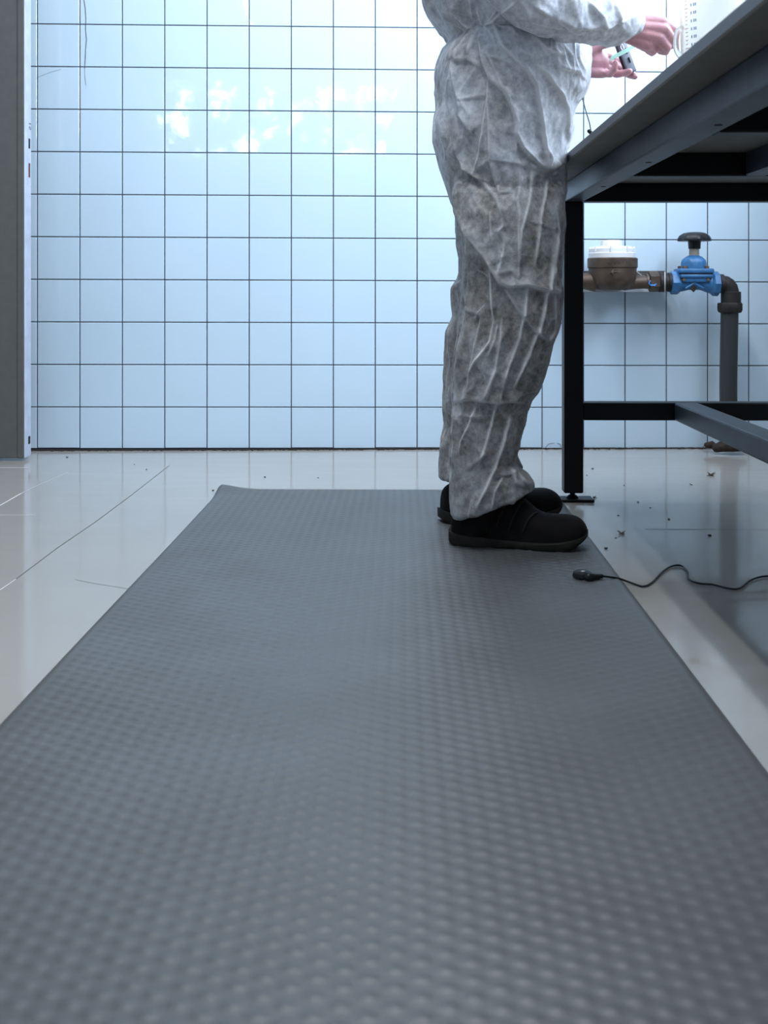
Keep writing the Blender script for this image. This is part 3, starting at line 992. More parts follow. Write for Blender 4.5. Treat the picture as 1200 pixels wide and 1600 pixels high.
folds(660, 0, 4.444, [
    (7, 6, [(400, 190), (392, 290), (430, 450), (470, 550), (570, 640), (620, 760), (645, 850), (640, 920), (690, 1030), (760, 1110), (850, 1180)]),
    (4, 5, [(460, 380), (520, 520), (560, 610)]),
    (6, 6, [(500, 190), (550, 320), (640, 420), (720, 500), (780, 600), (800, 760), (830, 1000), (845, 1170)]),
    (5, 5, [(455, 560), (455, 700), (465, 900), (475, 1110), (500, 1240)]),
    (4, 5, [(450, 660), (400, 1050), (370, 1200)]),
    (2.2, 4, [(475, 1110), (660, 1140), (850, 1190)]),
    (3, 4, [(640, 920), (650, 1060)]),
    (4, 4, [(250, 790), (350, 930)]),
    (4, 5, [(210, 450), (240, 600), (265, 700), (265, 780)]),
    (4, 4, [(195, 530), (165, 670)]),
    (3, 4, [(390, 1180), (475, 1110)]),
    (4, 5, [(250, 1080), (310, 1160), (380, 1222), (440, 1260)]),
    (4, 4, [(470, 395), (570, 430), (680, 490)]),
    (3, 4, [(740, 380), (770, 470)]),
    (6, 8, [(780, 460), (860, 540), (930, 640), (975, 760), (985, 870), (1000, 1000)]),
    (3, 4, [(230, 420), (320, 415), (400, 465)]),
    (3, 4, [(290, 700), (340, 680), (440, 665)]),
    (3, 4, [(240, 420), (250, 350), (300, 270), (390, 195)]),
    (3, 4, [(205, 400), (240, 300), (330, 215), (400, 185)]),
    (4, 4, [(320, 370), (370, 250), (405, 195)]),
    (3, 4, [(440, 200), (500, 280), (520, 400)]),
    (3, 4, [(490, 185), (600, 210), (650, 250)]),
    (4, 4, [(330, 0), (335, 60), (345, 130)]),
    (4, 4, [(380, 60), (395, 130), (425, 180)]),
    (4, 4, [(520, 60), (480, 120), (445, 178)]),
    (5, 5, [(640, 10), (560, 70), (500, 130), (450, 175)]),
    (4, 5, [(60, 0), (160, 110), (240, 180), (300, 212)]),
    (4, 5, [(20, 60), (120, 180), (210, 270)]),
    (3, 4, [(190, 20), (250, 110), (350, 195)]),
    (3, 4, [(570, 120), (650, 118), (750, 122)]),
    (3, 4, [(450, 172), (600, 168), (770, 180)]),
    (3, 4, [(755, 260), (850, 340), (960, 390)]),
    (4, 4, [(1090, 280), (1070, 400), (1120, 500)]),
    (4, 4, [(940, 480), (1060, 500), (1125, 560)]),
    (4, 5, [(1050, 640), (1100, 610), (1130, 600)]),
    (4, 4, [(860, 1190), (960, 1140), (1010, 1120)]),
    (4, 4, [(850, 1190), (870, 1100), (850, 1040)]),
    (3, 4, [(880, 1210), (960, 1200), (1010, 1170)]),
], 1.35)
folds(640, 250, 3.75, [
    (6, 6, [(300, 20), (380, 80), (460, 170), (510, 240), (540, 330)]),
    (4, 4, [(470, 0), (500, 110), (525, 200), (610, 190)]),
    (4, 4, [(640, 30), (645, 150), (625, 240), (640, 310), (635, 480), (640, 560), (635, 700)]),
    (5, 5, [(715, 20), (710, 180), (690, 280), (650, 420), (645, 520)]),
    (5, 5, [(800, 120), (790, 220), (760, 350), (745, 500), (730, 620)]),
    (4, 4, [(850, 320), (865, 430), (830, 580), (825, 700)]),
    (4, 4, [(540, 340), (545, 390), (520, 420), (555, 480), (545, 560), (515, 670)]),
    (4, 4, [(470, 310), (480, 430), (490, 500)]),
    (9, 8, [(280, 320), (380, 480), (470, 620), (530, 720), (580, 745), (690, 735), (800, 770), (880, 780)]),
    (7, 6, [(470, 620), (475, 780), (490, 940), (470, 1060), (390, 1180), (350, 1260)]),
    (3, 4, [(490, 610), (560, 560)]),
    (5, 6, [(560, 760), (650, 900), (740, 1010), (800, 1060)]),
    (5, 5, [(690, 740), (670, 900), (640, 1040), (580, 1200), (540, 1330)]),
    (5, 5, [(830, 560), (810, 700), (790, 830), (760, 970), (690, 1150), (610, 1330)]),
    (4, 4, [(835, 790), (840, 1000), (800, 1060)]),
    (4, 4, [(515, 960), (500, 1050), (460, 1150)]),
    (4, 5, [(320, 860), (300, 1020), (280, 1180), (270, 1320)]),
    (4, 5, [(420, 900), (400, 1030), (360, 1200), (340, 1350)]),
    (4, 5, [(330, 880), (380, 895), (440, 920)]),
    (4, 5, [(540, 920), (530, 1060), (500, 1230), (440, 1388)]),
    (3, 4, [(390, 640), (470, 690)]),
    (3, 4, [(440, 840), (380, 930)]),
    (4, 5, [(320, 650), (315, 760), (325, 860)]),
    (3, 4, [(700, 360), (830, 410)]),
    (3, 4, [(520, 670), (600, 650), (640, 700)]),
])
folds(660, 580, 4.0, [
    (5, 5, [(330, 230), (290, 350), (250, 440), (240, 520)]),
    (5, 5, [(460, 190), (430, 330), (380, 500), (350, 580)]),
    (4, 4, [(290, 615), (400, 510)]),
    (5, 5, [(540, 290), (500, 430), (450, 600), (400, 720), (340, 850)]),
    (5, 6, [(210, 195), (300, 180), (380, 188), (480, 200), (560, 190), (650, 205)]),
    (4, 5, [(400, 180), (440, 60), (450, 0)]),
    (4, 5, [(480, 190), (510, 80), (530, 0)]),
    (3, 4, [(450, 660), (560, 650)]),
    (4, 4, [(500, 660), (450, 750), (430, 860)]),
    (3, 4, [(310, 800), (290, 910)]),
    (4, 5, [(580, 640), (640, 700), (680, 722)]),
    (4, 4, [(210, 100), (205, 300), (190, 500), (230, 640)]),
    (3, 4, [(560, 200), (600, 160), (720, 110)]),
    (3, 4, [(215, 280), (300, 285), (400, 300)]),
    (4, 5, [(540, 610), (580, 700), (640, 720)]),
])
folds(640, 0, 2.143, [      # near sleeve
    (4, 5, [(500, 60), (560, 90), (640, 90), (720, 70)]),
    (4, 5, [(600, 10), (640, 60), (650, 130)]),
    (4, 5, [(420, 20), (480, 60), (560, 110)]),
    (3, 4, [(680, 20), (690, 70), (720, 110)]),
    (3, 4, [(640, 100), (700, 60), (740, 30)]),
    (4, 6, [(370, 0), (420, 70), (520, 100)]),
], 1.4)


def crest(co, no):
    """distance of every vertex to each fold line, as seen on the near side"""
    u = 600 + F * co[:, 0] / co[:, 1]
    v = 458 - F * (co[:, 2] - CH) / co[:, 1]
    h = np.zeros(len(co)); c = np.zeros(len(co))
    view = np.stack([-co[:, 0], -co[:, 1], CH - co[:, 2]], -1)
    view /= np.linalg.norm(view, axis=1)[:, None]
    fac = np.clip((no * view).sum(1) * 1.6, 0, 1)
    for amp, w, pts in CR:
        pu, pv = [p[0] for p in pts], [p[1] for p in pts]
        sel = (u > min(pu) - 40) & (u < max(pu) + 40) & (v > min(pv) - 40) & (v < max(pv) + 40) & (fac > 0)
        idx_ = np.nonzero(sel)[0]
        if len(idx_) == 0: continue
        uu, vv_ = u[idx_], v[idx_]
        best = np.full(len(idx_), 1e9); tpos = np.zeros(len(idx_)); sgn = np.zeros(len(idx_))
        L = [0]
        for a, b_ in zip(pts, pts[1:]): L.append(L[-1] + math.hypot(b_[0] - a[0], b_[1] - a[1]))
        for i_, (a, b_) in enumerate(zip(pts, pts[1:])):
            dx, dy = b_[0] - a[0], b_[1] - a[1]; l2 = dx * dx + dy * dy + 1e-9
            t_ = np.clip(((uu - a[0]) * dx + (vv_ - a[1]) * dy) / l2, 0, 1)
            dd = np.hypot(uu - a[0] - t_ * dx, vv_ - a[1] - t_ * dy)
            m_ = dd < best
            best[m_] = dd[m_]; sgn[m_] = ((uu - a[0]) * dy - (vv_ - a[1]) * dx)[m_] / math.sqrt(l2); tpos[m_] = (L[i_] + t_[m_] * (L[i_ + 1] - L[i_])) / L[-1]
        fade = np.minimum(1, np.minimum(tpos, 1 - tpos) * 5 + 0.35)
        h[idx_] += amp * fade * (0.9 * np.exp(-best / (0.75 * w)) + 0.6 * np.tanh(sgn / 1.3) * np.exp(-best / (2.6 * w)))
        c[idx_] = np.maximum(c[idx_], fade * np.exp(-(best / (0.27 * w)) ** 2) * min(1, amp / 6.0))
    return h * fac, c * fac


E_ = edges_of(cme)
co = get_co(cme); no = get_no(cme)
# crumple everywhere: facets between sharp crests, stretched along the limbs and domain-warped
def worley(p, seed):
    i0 = np.floor(p).astype(np.int64)
    f1 = np.full(len(p), 9.0); f2 = np.full(len(p), 9.0)
    for dx in (-1, 0, 1):
        for dy in (-1, 0, 1):
            for dz in (-1, 0, 1):
                a_, b_, c__ = i0[:, 0] + dx, i0[:, 1] + dy, i0[:, 2] + dz
                q = np.stack([a_ + _hash(a_, b_, c__, seed), b_ + _hash(a_, b_, c__, seed + 1), c__ + _hash(a_, b_, c__, seed + 2)], -1)
                d_ = np.linalg.norm(q - p, axis=1)
                m_ = d_ < f1
                f2 = np.where(m_, f1, np.minimum(f2, d_)); f1 = np.where(m_, d_, f1)
    return f2 - f1


wp = co + 0.04 * (np.stack([fbm(co * 9, 2, 3), fbm(co * 9, 2, 5), fbm(co * 9, 2, 9)], -1) - 0.5) * 2
w1_ = worley(wp * np.array([14, 14, 4.5]), 21)
w2_ = worley(wp * np.array([30, 30, 13]), 33)
rid = np.clip(1 - w1_ * 1.6, 0, 1)
rid2 = np.clip(1 - w2_ * 1.6, 0, 1)
hgt, crs = crest(co, no)
leg = np.clip((0.98 - co[:, 2]) / 0.2, 0, 1)
amp_ = 0.0085
disp = (amp_ + 0.003 * np.clip((co[:, 2] - 0.9) / 0.1, 0, 1)) * (rid - 0.45) + 0.0036 * (rid2 - 0.45) + hgt * 0.00135
co2 = co + no * disp[:, None]
co2 = lap_arr(co2, E_, 1, 0.35)
# the cloth rests against the edge of the bench top
lim = 0.513 - 0.09 + 0.01834 * (co2[:, 1] - 3.04) - 0.0025 + np.clip(np.abs(co2[:, 2] - 0.868) - 0.018, 0, 1) * 1.2
co2[:, 0] = np.where(co2[:, 2] < 0.93, np.minimum(co2[:, 0], lim), co2[:, 0])
set_co(cme, co2)
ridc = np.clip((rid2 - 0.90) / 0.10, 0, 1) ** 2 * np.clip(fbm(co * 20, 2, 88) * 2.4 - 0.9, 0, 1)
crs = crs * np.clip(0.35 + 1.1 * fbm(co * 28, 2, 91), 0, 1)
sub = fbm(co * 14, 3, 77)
under_shade = np.clip((0.905 + (sub - 0.5) * 0.25 - co[:, 2]) / 0.10, 0, 1) * np.clip(1.45 - 1.1 * fbm(co * np.array([24, 24, 12]), 3, 61) - 0.12 * rid, 0.4, 1)
under_shade = np.maximum(under_shade, 0.85 * np.clip(2.6 * (fbm(co * np.array([13, 13, 7]), 3, 66) - 0.30) - 0.35 * rid, 0, 1) * np.clip((0.40 - co[:, 0]) / 0.14, 0, 1))  # painted shade: torso colour darkened toward the back, away from the window
fy = co2[:, 2]
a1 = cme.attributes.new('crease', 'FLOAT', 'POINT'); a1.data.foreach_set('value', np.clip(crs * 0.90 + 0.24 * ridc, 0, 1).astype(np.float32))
a2 = cme.attributes.new('under', 'FLOAT', 'POINT'); a2.data.foreach_set('value', under_shade.astype(np.float32))

# the body itself: one continuous skin surface, seen at the hands
bm = bmesh.new()
add_tube(bm, [(0.27, 2.58, 0.86), (0.28, 2.58, 1.02), (0.29, 2.58, 1.18), (0.285, 2.58, 1.38), (0.29, 2.58, 1.50)], [0.125, 0.115, 0.115, 0.125, 0.085], 24)
add_tube(bm, [(0.29, 2.44, 1.47), (0.29, 2.58, 1.49), (0.29, 2.72, 1.47)], [0.06, 0.08, 0.06], 16)
add_tube(bm, [(0.30, 2.58, 1.50), (0.325, 2.58, 1.66)], [0.062, 0.058], 18)
for yy, ky, fy_ in ((2.50, 2.475, 2.46), (2.66, 2.685, 2.715)):      # legs
    add_tube(bm, [(0.27, yy, 0.88), (0.285, ky, 0.50), (0.235, fy_, 0.12), (0.235, fy_, 0.085)], [0.085, 0.050, 0.030, 0.030], 16)
    add_tube(bm, [(0.215, fy_, 0.065), (0.33, fy_ + (-0.02 if yy < 2.58 else 0.03), 0.05)], [0.026, 0.024], 12)
# head (looks down at the hands)
HC = Vector((0.350, 2.58, 1.755))
bmesh.ops.create_uvsphere(bm, u_segments=28, v_segments=20, radius=1.0, matrix=Matrix.Translation(HC) @ Matrix.Rotation(0.35, 4, 'Y') @ Matrix.Diagonal((0.098, 0.076, 0.118, 1)))
add_tube(bm, [HC + Vector((0.015, 0, -0.05)), HC + Vector((0.055, 0, -0.095))], [0.062, 0.036], 16)       # jaw
add_tube(bm, [HC + Vector((0.092, 0, 0.010)), HC + Vector((0.108, 0, -0.030))], [0.008, 0.013], 10)      # nose
add_tube(bm, [HC + Vector((0.078, -0.028, -0.062)), HC + Vector((0.090, 0, -0.064)), HC + Vector((0.078, 0.028, -0.062))], 0.007, 8)     # lips
add_tube(bm, [HC + Vector((0.086, -0.042, 0.026)), HC + Vector((0.096, 0, 0.022)), HC + Vector((0.086, 0.042, 0.026))], 0.009, 8)       # brow
for s_ in (-1, 1):
    add_tube(bm, [HC + Vector((-0.005, s_ * 0.078, 0.015)), HC + Vector((-0.012, s_ * 0.084, -0.02)), HC + Vector((0.002, s_ * 0.076, -0.035))], [0.014, 0.012, 0.008], 8)
# near arm and hand
add_tube(bm, [(0.29, 2.43, 1.46), EL, P(935, 28, 2.385), P(978, 42, 2.410)], [0.055, 0.045, 0.034, 0.027], 16)
add_tube(bm, [P(965, 36, 2.405), P(984, 43, 2.412), P(1000, 46, 2.414)], [0.028, 0.027, 0.026], 14)
hand = [  # metacarpal start, knuckle, middle joint, end joint, tip
    [(988, 33, 2.408), (1036, 35.5, 2.405), (1053.5, 46, 2.420), (1055, 57, 2.437), (1046, 62, 2.452)],
    [(988, 42, 2.402), (1038, 47, 2.396), (1051, 62, 2.412), (1050, 71, 2.430), (1040, 73, 2.445)],
    [(986, 51, 2.402), (1030, 60, 2.395), (1043, 75, 2.410), (1040, 81, 2.428), (1031, 80, 2.442)],
    [(982, 58, 2.408), (1014, 71, 2.402), (1022, 80, 2.418), (1019, 83, 2.432), (1012, 80, 2.445)]]
for k, ch in enumerate(hand):
    pts = [P(*q) for q in ch]
    add_tube(bm, pts[:2], [0.0150, 0.0128], 12)
    r0 = (0.0106, 0.0108, 0.0102, 0.0090)[k]
    add_tube(bm, pts[1:], [r0 * 1.16, r0, r0 * 0.9, r0 * 0.78], 12)
for (a, c) in ((0, 1), (1, 2), (2, 3)):     # web of the back of the hand
    for q in (0.15, 0.4, 0.62):
        p1 = P(*hand[a][0]).lerp(P(*hand[a][1]), q); p2 = P(*hand[c][0]).lerp(P(*hand[c][1]), q)
        add_tube(bm, [p1 + Vector((0, 0.004, 0)), p2 + Vector((0, 0.004, 0))], 0.0130, 10)
add_tube(bm, [P(990, 44, 2.425), P(1012, 58, 2.425), P(1018, 62, 2.425)], [0.020, 0.019, 0.016], 12)      # palm
add_tube(bm, [P(990, 60, 2.420), P(1012, 72, 2.415), P(1026, 72, 2.425)], [0.016, 0.015, 0.013], 12)
add_tube(bm, [P(1010, 70, 2.425), P(1034, 70, 2.430)], [0.013, 0.012], 12)
add_tube(bm, [P(990, 32, 2.412), P(1020, 33, 2.410)], [0.0165, 0.0150], 12)
add_tube(bm, [P(992, 40, 2.430), P(1012, 44, 2.452), P(1030, 54, 2.462), P(1042, 60, 2.462)], [0.016, 0.0125, 0.0110, 0.0090], 12)   # thumb
# far arm and hand, palm towards the camera
add_tube(bm, [(0.29, 2.73, 1.46), EL2, P(880, 78, 2.68), P(912, 96, 2.578)], [0.055, 0.045, 0.034, 0.027], 16)
add_tube(bm, [P(905, 95, 2.585), P(918, 96, 2.575), P(930, 97, 2.573)], [0.029, 0.030, 0.031], 14)
hand2 = [
    [(918, 82, 2.580), (952, 90, 2.586), (971, 97, 2.590), (982, 105, 2.580), (988, 111, 2.568)],
    [(916, 91, 2.580), (951, 99, 2.584), (970, 109, 2.582), (984, 117, 2.568), (992, 119.5, 2.556)],
    [(914, 100, 2.578), (947, 108, 2.578), (964, 116, 2.566), (977, 114, 2.548), (984, 111.5, 2.538)],
    [(914, 109, 2.574), (942, 114, 2.570), (954, 116, 2.550), (960, 107, 2.538), (962, 98, 2.534)]]
for k, ch in enumerate(hand2):
    pts = [P(*q) for q in ch]
    add_tube(bm, pts[:2], [0.0155, 0.0130], 12)
    r0 = (0.0100, 0.0104, 0.0098, 0.0088)[k]
    add_tube(bm, pts[1:], [r0 * 1.15, r0, r0 * 0.9, r0 * 0.78], 12)
for (a, c) in ((0, 1), (1, 2), (2, 3)):
    for q in (0.2, 0.5, 0.8):
        p1 = P(*hand2[a][0]).lerp(P(*hand2[a][1]), q); p2 = P(*hand2[c][0]).lerp(P(*hand2[c][1]), q)
        add_tube(bm, [p1, p2], 0.0125, 10)
add_tube(bm, [P(910, 92, 2.566), P(922, 86, 2.560), P(932, 80, 2.556)], [0.020, 0.017, 0.013], 12)       # ball of the thumb
add_tube(bm, [P(918, 84, 2.556), P(936, 71, 2.545), P(953, 67, 2.538), P(966, 65, 2.534)], [0.0165, 0.0115, 0.0105, 0.0085], 12)
add_tube(bm, [P(918, 112, 2.560), P(936, 114, 2.558)], [0.014, 0.013], 12)     # heel of the palm
bme = remesh(bm, 0.0024, 6)
person = link_me('person', bme, M['skin'], smooth=True)
tag(person, 'person in a crinkled white disposable coverall and black shoes standing on the mat', 'person')
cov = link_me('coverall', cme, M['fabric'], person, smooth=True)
cov['label'] = 'crinkled translucent white coverall'
# hair
bm = bmesh.new()
bmesh.ops.create_uvsphere(bm, u_segments=32, v_segments=20, radius=1.0, matrix=Matrix.Translation(HC + Vector((-0.008, 0, 0.012))) @ Matrix.Rotation(0.35, 4, 'Y') @ Matrix.Diagonal((0.104, 0.083, 0.120, 1)))
dl = [v for v in bm.verts if (v.co.x > HC.x + 0.045 and v.co.z < HC.z + 0.075) or v.co.z < HC.z - 0.045 or (v.co.x > HC.x + 0.015 and v.co.z < HC.z - 0.005)]
bmesh.ops.delete(bm, geom=dl, context='VERTS')
link('hair', bm, M['hair'], person, True)
for s_ in (-1, 1):
    bm = bmesh.new(); bmesh.ops.create_uvsphere(bm, u_segments=14, v_segments=10, radius=0.0125, matrix=Matrix.Translation(HC + Vector((0.080, s_ * 0.031, 0.006))))
    link('eye', bm, M['eye'], person, True)


for yy, ky, fy_ in ((2.50, 2.475, 2.453), (2.66, 2.685, 2.728)):
    bm = bmesh.new()
    add_tube(bm, [(0.215, fy_, 0.055), (0.225, fy_, 0.10), (0.235, fy_, 0.16), (0.245, fy_, 0.22)], [0.034, 0.038, 0.038, 0.040], 16)
    link('sock', bm, M['shoe'], person, True)


# shoes ----------------------------------------------------------------------
def shoe(heel, toe, flip):
    """heel and toe points on the mat; local x runs heel to toe"""
    d = Vector(toe) - Vector(heel); L = d.length
    yaw = math.atan2(d.y, d.x)
    MX = Matrix.Translation(heel) @ Matrix.Rotation(yaw, 4, 'Z')
    prof = [  # t, half width, top z, sole top z
        (0.00, 0.016, 0.060, 0.026), (0.010, 0.028, 0.080, 0.025), (0.06, 0.036, 0.092, 0.021), (0.14, 0.039, 0.100, 0.018), (0.25, 0.040, 0.108, 0.016), (0.36, 0.041, 0.108, 0.014),
        (0.46, 0.043, 0.111, 0.012), (0.54, 0.045, 0.106, 0.011), (0.60, 0.048, 0.088, 0.011), (0.66, 0.051, 0.075, 0.011), (0.72, 0.0525, 0.071, 0.012), (0.80, 0.0525, 0.071, 0.014), (0.87, 0.050, 0.071, 0.018),
        (0.92, 0.046, 0.068, 0.022), (0.96, 0.039, 0.061, 0.027), (0.985, 0.030, 0.052, 0.031), (1.0, 0.016, 0.043, 0.035)]

    def up(t, hw, zt, zs, th):
        c_, s_ = math.cos(th), math.sin(th)
        w = hw * math.copysign(abs(c_) ** (2 / 2.6), c_)
        zz = zs + (zt - zs) * max(0, s_) ** (2 / 2.6) if s_ > 0 else zs + 0.004 * s_
        return Vector((t * L * 0.985 + 0.003, w * (0.82 + 0.18 * (1 - max(0, (zz - 0.05) / 0.06))), zz))
    bm = bmesh.new()
    N = 28; rings = []
    for (t, hw, zt, zs) in prof:
        rings.append([bm.verts.new(MX @ up(t, hw * 0.97, zt, zs, 2 * math.pi * k / N)) for k in range(N)])
    for a, c in zip(rings, rings[1:]):
        for k in range(N): bm.faces.new((a[k], a[(k + 1) % N], c[(k + 1) % N], c[k]))
    bm.faces.new(rings[0][::-1]); bm.faces.new(rings[-1])
    o = link('shoe', bm, M['shoe'], person, True)
    sd = o.modifiers.new('s', 'SUBSURF'); sd.levels = 1; sd.render_levels = 2
    # sole with raised toe and welt
    bm = bmesh.new(); rings = []
    for (t, hw, zt, zs) in prof:
        zb = 0.0 if 0.05 < t < 0.80 else (0.010 - 0.2 * t if t <= 0.05 else 0.030 * ((t - 0.80) / 0.2) ** 2)
        if 0.36 < t < 0.5: zb = 0.003
        e_ = max(0.0, (t - 0.85) / 0.15)
        w = hw * (1.04 - 0.06 * e_) + 0.0015 * (1 - e_)
        x = -0.002 + t * (L + 0.002)
        zt2 = zs + 0.006 - 0.003 * e_
        sec = [(-w * 0.93, zb), (-w, zb + 0.004), (-w * 1.0, (zb + zt2) / 2), (-w * 1.015, zt2 - 0.003), (-w * 0.97, zt2), (w * 0.97, zt2), (w * 1.015, zt2 - 0.003), (w, (zb + zt2) / 2), (w, zb + 0.004), (w * 0.93, zb)]
        rings.append([bm.verts.new(MX @ Vector((x, a, z))) for a, z in sec])
    n = len(rings[0])
    for a, c in zip(rings, rings[1:]):
        for k in range(n): bm.faces.new((a[k], a[(k + 1) % n], c[(k + 1) % n], c[k]))
    bm.faces.new(rings[0][::-1]); bm.faces.new(rings[-1])
    s = link('sole', bm, M['sole'], o, True, 45)
    s['label'] = 'dark olive rubber sole'
    # side straps
    side = -1
    for k in range(3):
        t0 = 0.36 + k * 0.10
        pts = []
        for q in range(6):
            a = q / 5
            t = t0 + a * 0.10 - 0.02
            i = max(j for j in range(len(prof) - 1) if prof[j][0] <= t)
            f_ = (t - prof[i][0]) / (prof[i + 1][0] - prof[i][0])
            hw, zt, zs = [prof[i][m_] + f_ * (prof[i + 1][m_] - prof[i][m_]) for m_ in (1, 2, 3)]
            th = math.radians(12 + 58 * a)
            pp = up(t, hw * 0.985, zt, zs, th)
            pts.append(MX @ Vector((pp.x, pp.y * side, pp.z + 0.0005)))
        bm = bmesh.new(); add_tube(bm, pts, [0.0028, 0.0032, 0.0032, 0.0032, 0.003, 0.0026], 8)
        link('side_strap', bm, M['shoe_trim'], o, True)
    # laces across the tongue
    bm = bmesh.new()
    for k in range(4):
        t = 0.45 + 0.055 * k; zt = 0.104 - 0.0085 * k - (0.004 if k > 1 else 0)
        pts = [MX @ Vector((t * L + 0.012 * s_, w_, zt - 0.010 * abs(w_ / 0.026) ** 2)) for w_, s_ in ((-0.026, -1), (-0.013, -0.3), (0, 0), (0.013, 0.4), (0.026, 1))]
        add_tube(bm, pts, 0.0022, 6)
    link('laces', bm, M['lace'], o, True)
    return o


MZ = 0.0118
s1 = shoe(Vector((0.147, 2.478, MZ)), Vector((0.443, 2.424, MZ)), 1)
s1['label'] = 'black safety shoe nearer the camera'
s2 = shoe(Vector((0.137, 2.700, MZ)), Vector((0.437, 2.776, MZ)), -1)
s2['label'] = 'black safety shoe farther from the camera'

# ------------------------------------------------------------------ things in the hands
dv = tag(empty('pocket_tester', P(977, 88, 2.552)), 'small dark grey hand tester held in the far hand', 'tester')
ax = (P(985, 110, 2.552) - P(968, 62, 2.552)).normalized()
nn = Vector((0.30, -0.95, 0)); nn = (nn - ax * nn.dot(ax)).normalized()
sd_ = nn.cross(ax).normalized()
RM = Matrix((sd_, ax, nn)).transposed()
bm = bmesh.new(); add_box(bm, nn * 0.004, (0.025, 0.080, 0.006), 0.0028, 3, M=RM)
link('tester_face', bm, M['device'], dv, True, 40)
bm = bmesh.new(); add_box(bm, -nn * 0.004, (0.025, 0.080, 0.011), 0.0025, 2, M=RM)
link('tester_back', bm, M['black_plastic'], dv, True, 40)
bm = bmesh.new()
for k in range(2):
    add_box(bm, nn * 0.0085 + ax * (-0.010 + 0.022 * k) + sd_ * 0.002, (0.003, 0.013, 0.004), 0.0008, 1, M=RM)
link('clip', bm, M['black_plastic'], dv)
bm = bmesh.new()
cc = nn * 0.010 - ax * 0.020 + sd_ * (-0.006)
add_tube(bm, [cc + sd_ * 0.0035 * math.cos(a) + ax * 0.008 * math.sin(a) for a in [k * math.pi / 8 for k in range(17)]], 0.0009, 6)
link('key_ring', bm, M['chrome'], dv, True)

# mint wrist strap: a bent band
bm = bmesh.new()
c0, c1 = [P(954, 91.5, 2.531), P(965, 86, 2.526), P(975, 81, 2.520), P(985, 76, 2.500), P(995, 69, 2.470)], []
rings = []
for p_ in c0:
    wv = Vector((0.35, 0, 1)).normalized() * 0.0064; th_ = Vector((0, 0.0009, 0))
    rings.append([bm.verts.new(p_ + q) for q in (wv - th_, -wv - th_, -wv + th_, wv + th_)])
for a, c in zip(rings, rings[1:]):
    for k in range(4): bm.faces.new((a[k], a[(k + 1) % 4], c[(k + 1) % 4], c[k]))
bm.faces.new(rings[0]); bm.faces.new(rings[-1])
tag(link('wrist_strap', bm, M['mint']), 'pale mint strap pulled between the two hands over the tester', 'strap')

# thin black lead from the wrist to the bench edge
ld = tag(empty('earthing_lead', P(925, 208, 2.245)), 'thin black lead hanging from the coverall to the bench edge', 'cable')
bm = bmesh.new()
add_tube(bm, spline([P(918, 129, 2.60), P(911, 141, 2.61), P(910, 152, 2.58), P(915, 172, 2.42), P(921, 192, 2.31), P(923, 203, 2.25)], 5), 0.0014, 8)
part('lead', bm, M['black_plastic'], ld)
bm = bmesh.new()
add_tube(bm, [P(920.5, 205, 2.247), P(926, 209.5, 2.247)], 0.0042, 12)
part('plug', bm, M['black_plastic'], ld)

# measuring jug on the bench
JB = Vector((0.676, 2.30, Zt + 0.0212))
jg = tag(empty('measuring_jug', JB), 'clear plastic measuring jug with a printed scale standing on the bench', 'jug')
bm = bmesh.new()
add_lathe(bm, [(0.052, 0.0), (0.056, 0.004), (0.062, 0.15), (0.066, 0.30), (0.0675, 0.31), (0.0650, 0.31), (0.0595, 0.15), (0.053, 0.008), (0.02, 0.006)], 48)
link('jug_body', bm, M['clear'], jg, True, 50)
bm = bmesh.new()
hd = Vector((-1, -0.1, 0)).normalized()
add_tube(bm, spline([hd * 0.061 + Vector((0, 0, 0.225)), hd * 0.072 + Vector((0, 0, 0.222)), hd * 0.077 + Vector((0, 0, 0.20)), hd * 0.074 + Vector((0, 0, 0.175)), hd * 0.058 + Vector((0, 0, 0.160))], 6), 0.006, 10)
link('jug_handle', bm, M['clear'], jg, True)


def jug_marks(name, rows, m_):
    bm = bmesh.new()
    for (th, z, w, h_) in rows:
        r_ = 0.056 + (z - 0.004) * 0.041 + 0.0008
        c_ = Vector((r_ * math.cos(th), r_ * math.sin(th), z))
        add_box(bm, c_, (0.0006, w, h_), 0, M=Matrix.Rotation(th, 3, 'Z'))
    return link(name, bm, m_, jg)


th0 = math.radians(-90 - 60)
jug_marks('scale_ticks', [(th0 - 0.10, 0.10 + k * 0.008, 0.010 if k % 5 == 0 else 0.006, 0.0012) for k in range(24)], M['tick_red'])
jug_marks('scale_figures', [(th0 + 0.10 + 0.10 * q, 0.105 + k * 0.016, 0.0022, 0.006) for k in range(12) for q in (0, 1, 1.6)], M['tick_blue'])

# ------------------------------------------------------------------ ground cord with press stud on the mat
gc = tag(empty('ground_cord', FL(910, 901, 0.013)), 'black ground cord with a press stud running off the mat to the right', 'cord')
bm = bmesh.new()
c_ = FL(910, 901.5, 0.0135)
add_lathe(bm, [(0.020, 0), (0.021, 0.003), (0.019, 0.009), (0.013, 0.012), (0.006, 0.0125)], 28, Matrix.Translation(c_) @ Matrix.Diagonal((0.92, 1, 1, 1)))
add_tube(bm, [FL(920, 902, 0.018), FL(930, 901, 0.018), FL(940, 900, 0.017)], [0.009, 0.0055, 0.0042], 12)
part('press_stud', bm, M['black_plastic'], gc)
bm = bmesh.new(); add_lathe(bm, [(0.004, 0), (0.004, 0.001), (0.002, 0.0018)], 14, Matrix.Translation(c_ + Vector((0.0, -0.006, 0.0120))))
part('stud_rivet', bm, M['wire'], gc)
bm = bmesh.new()
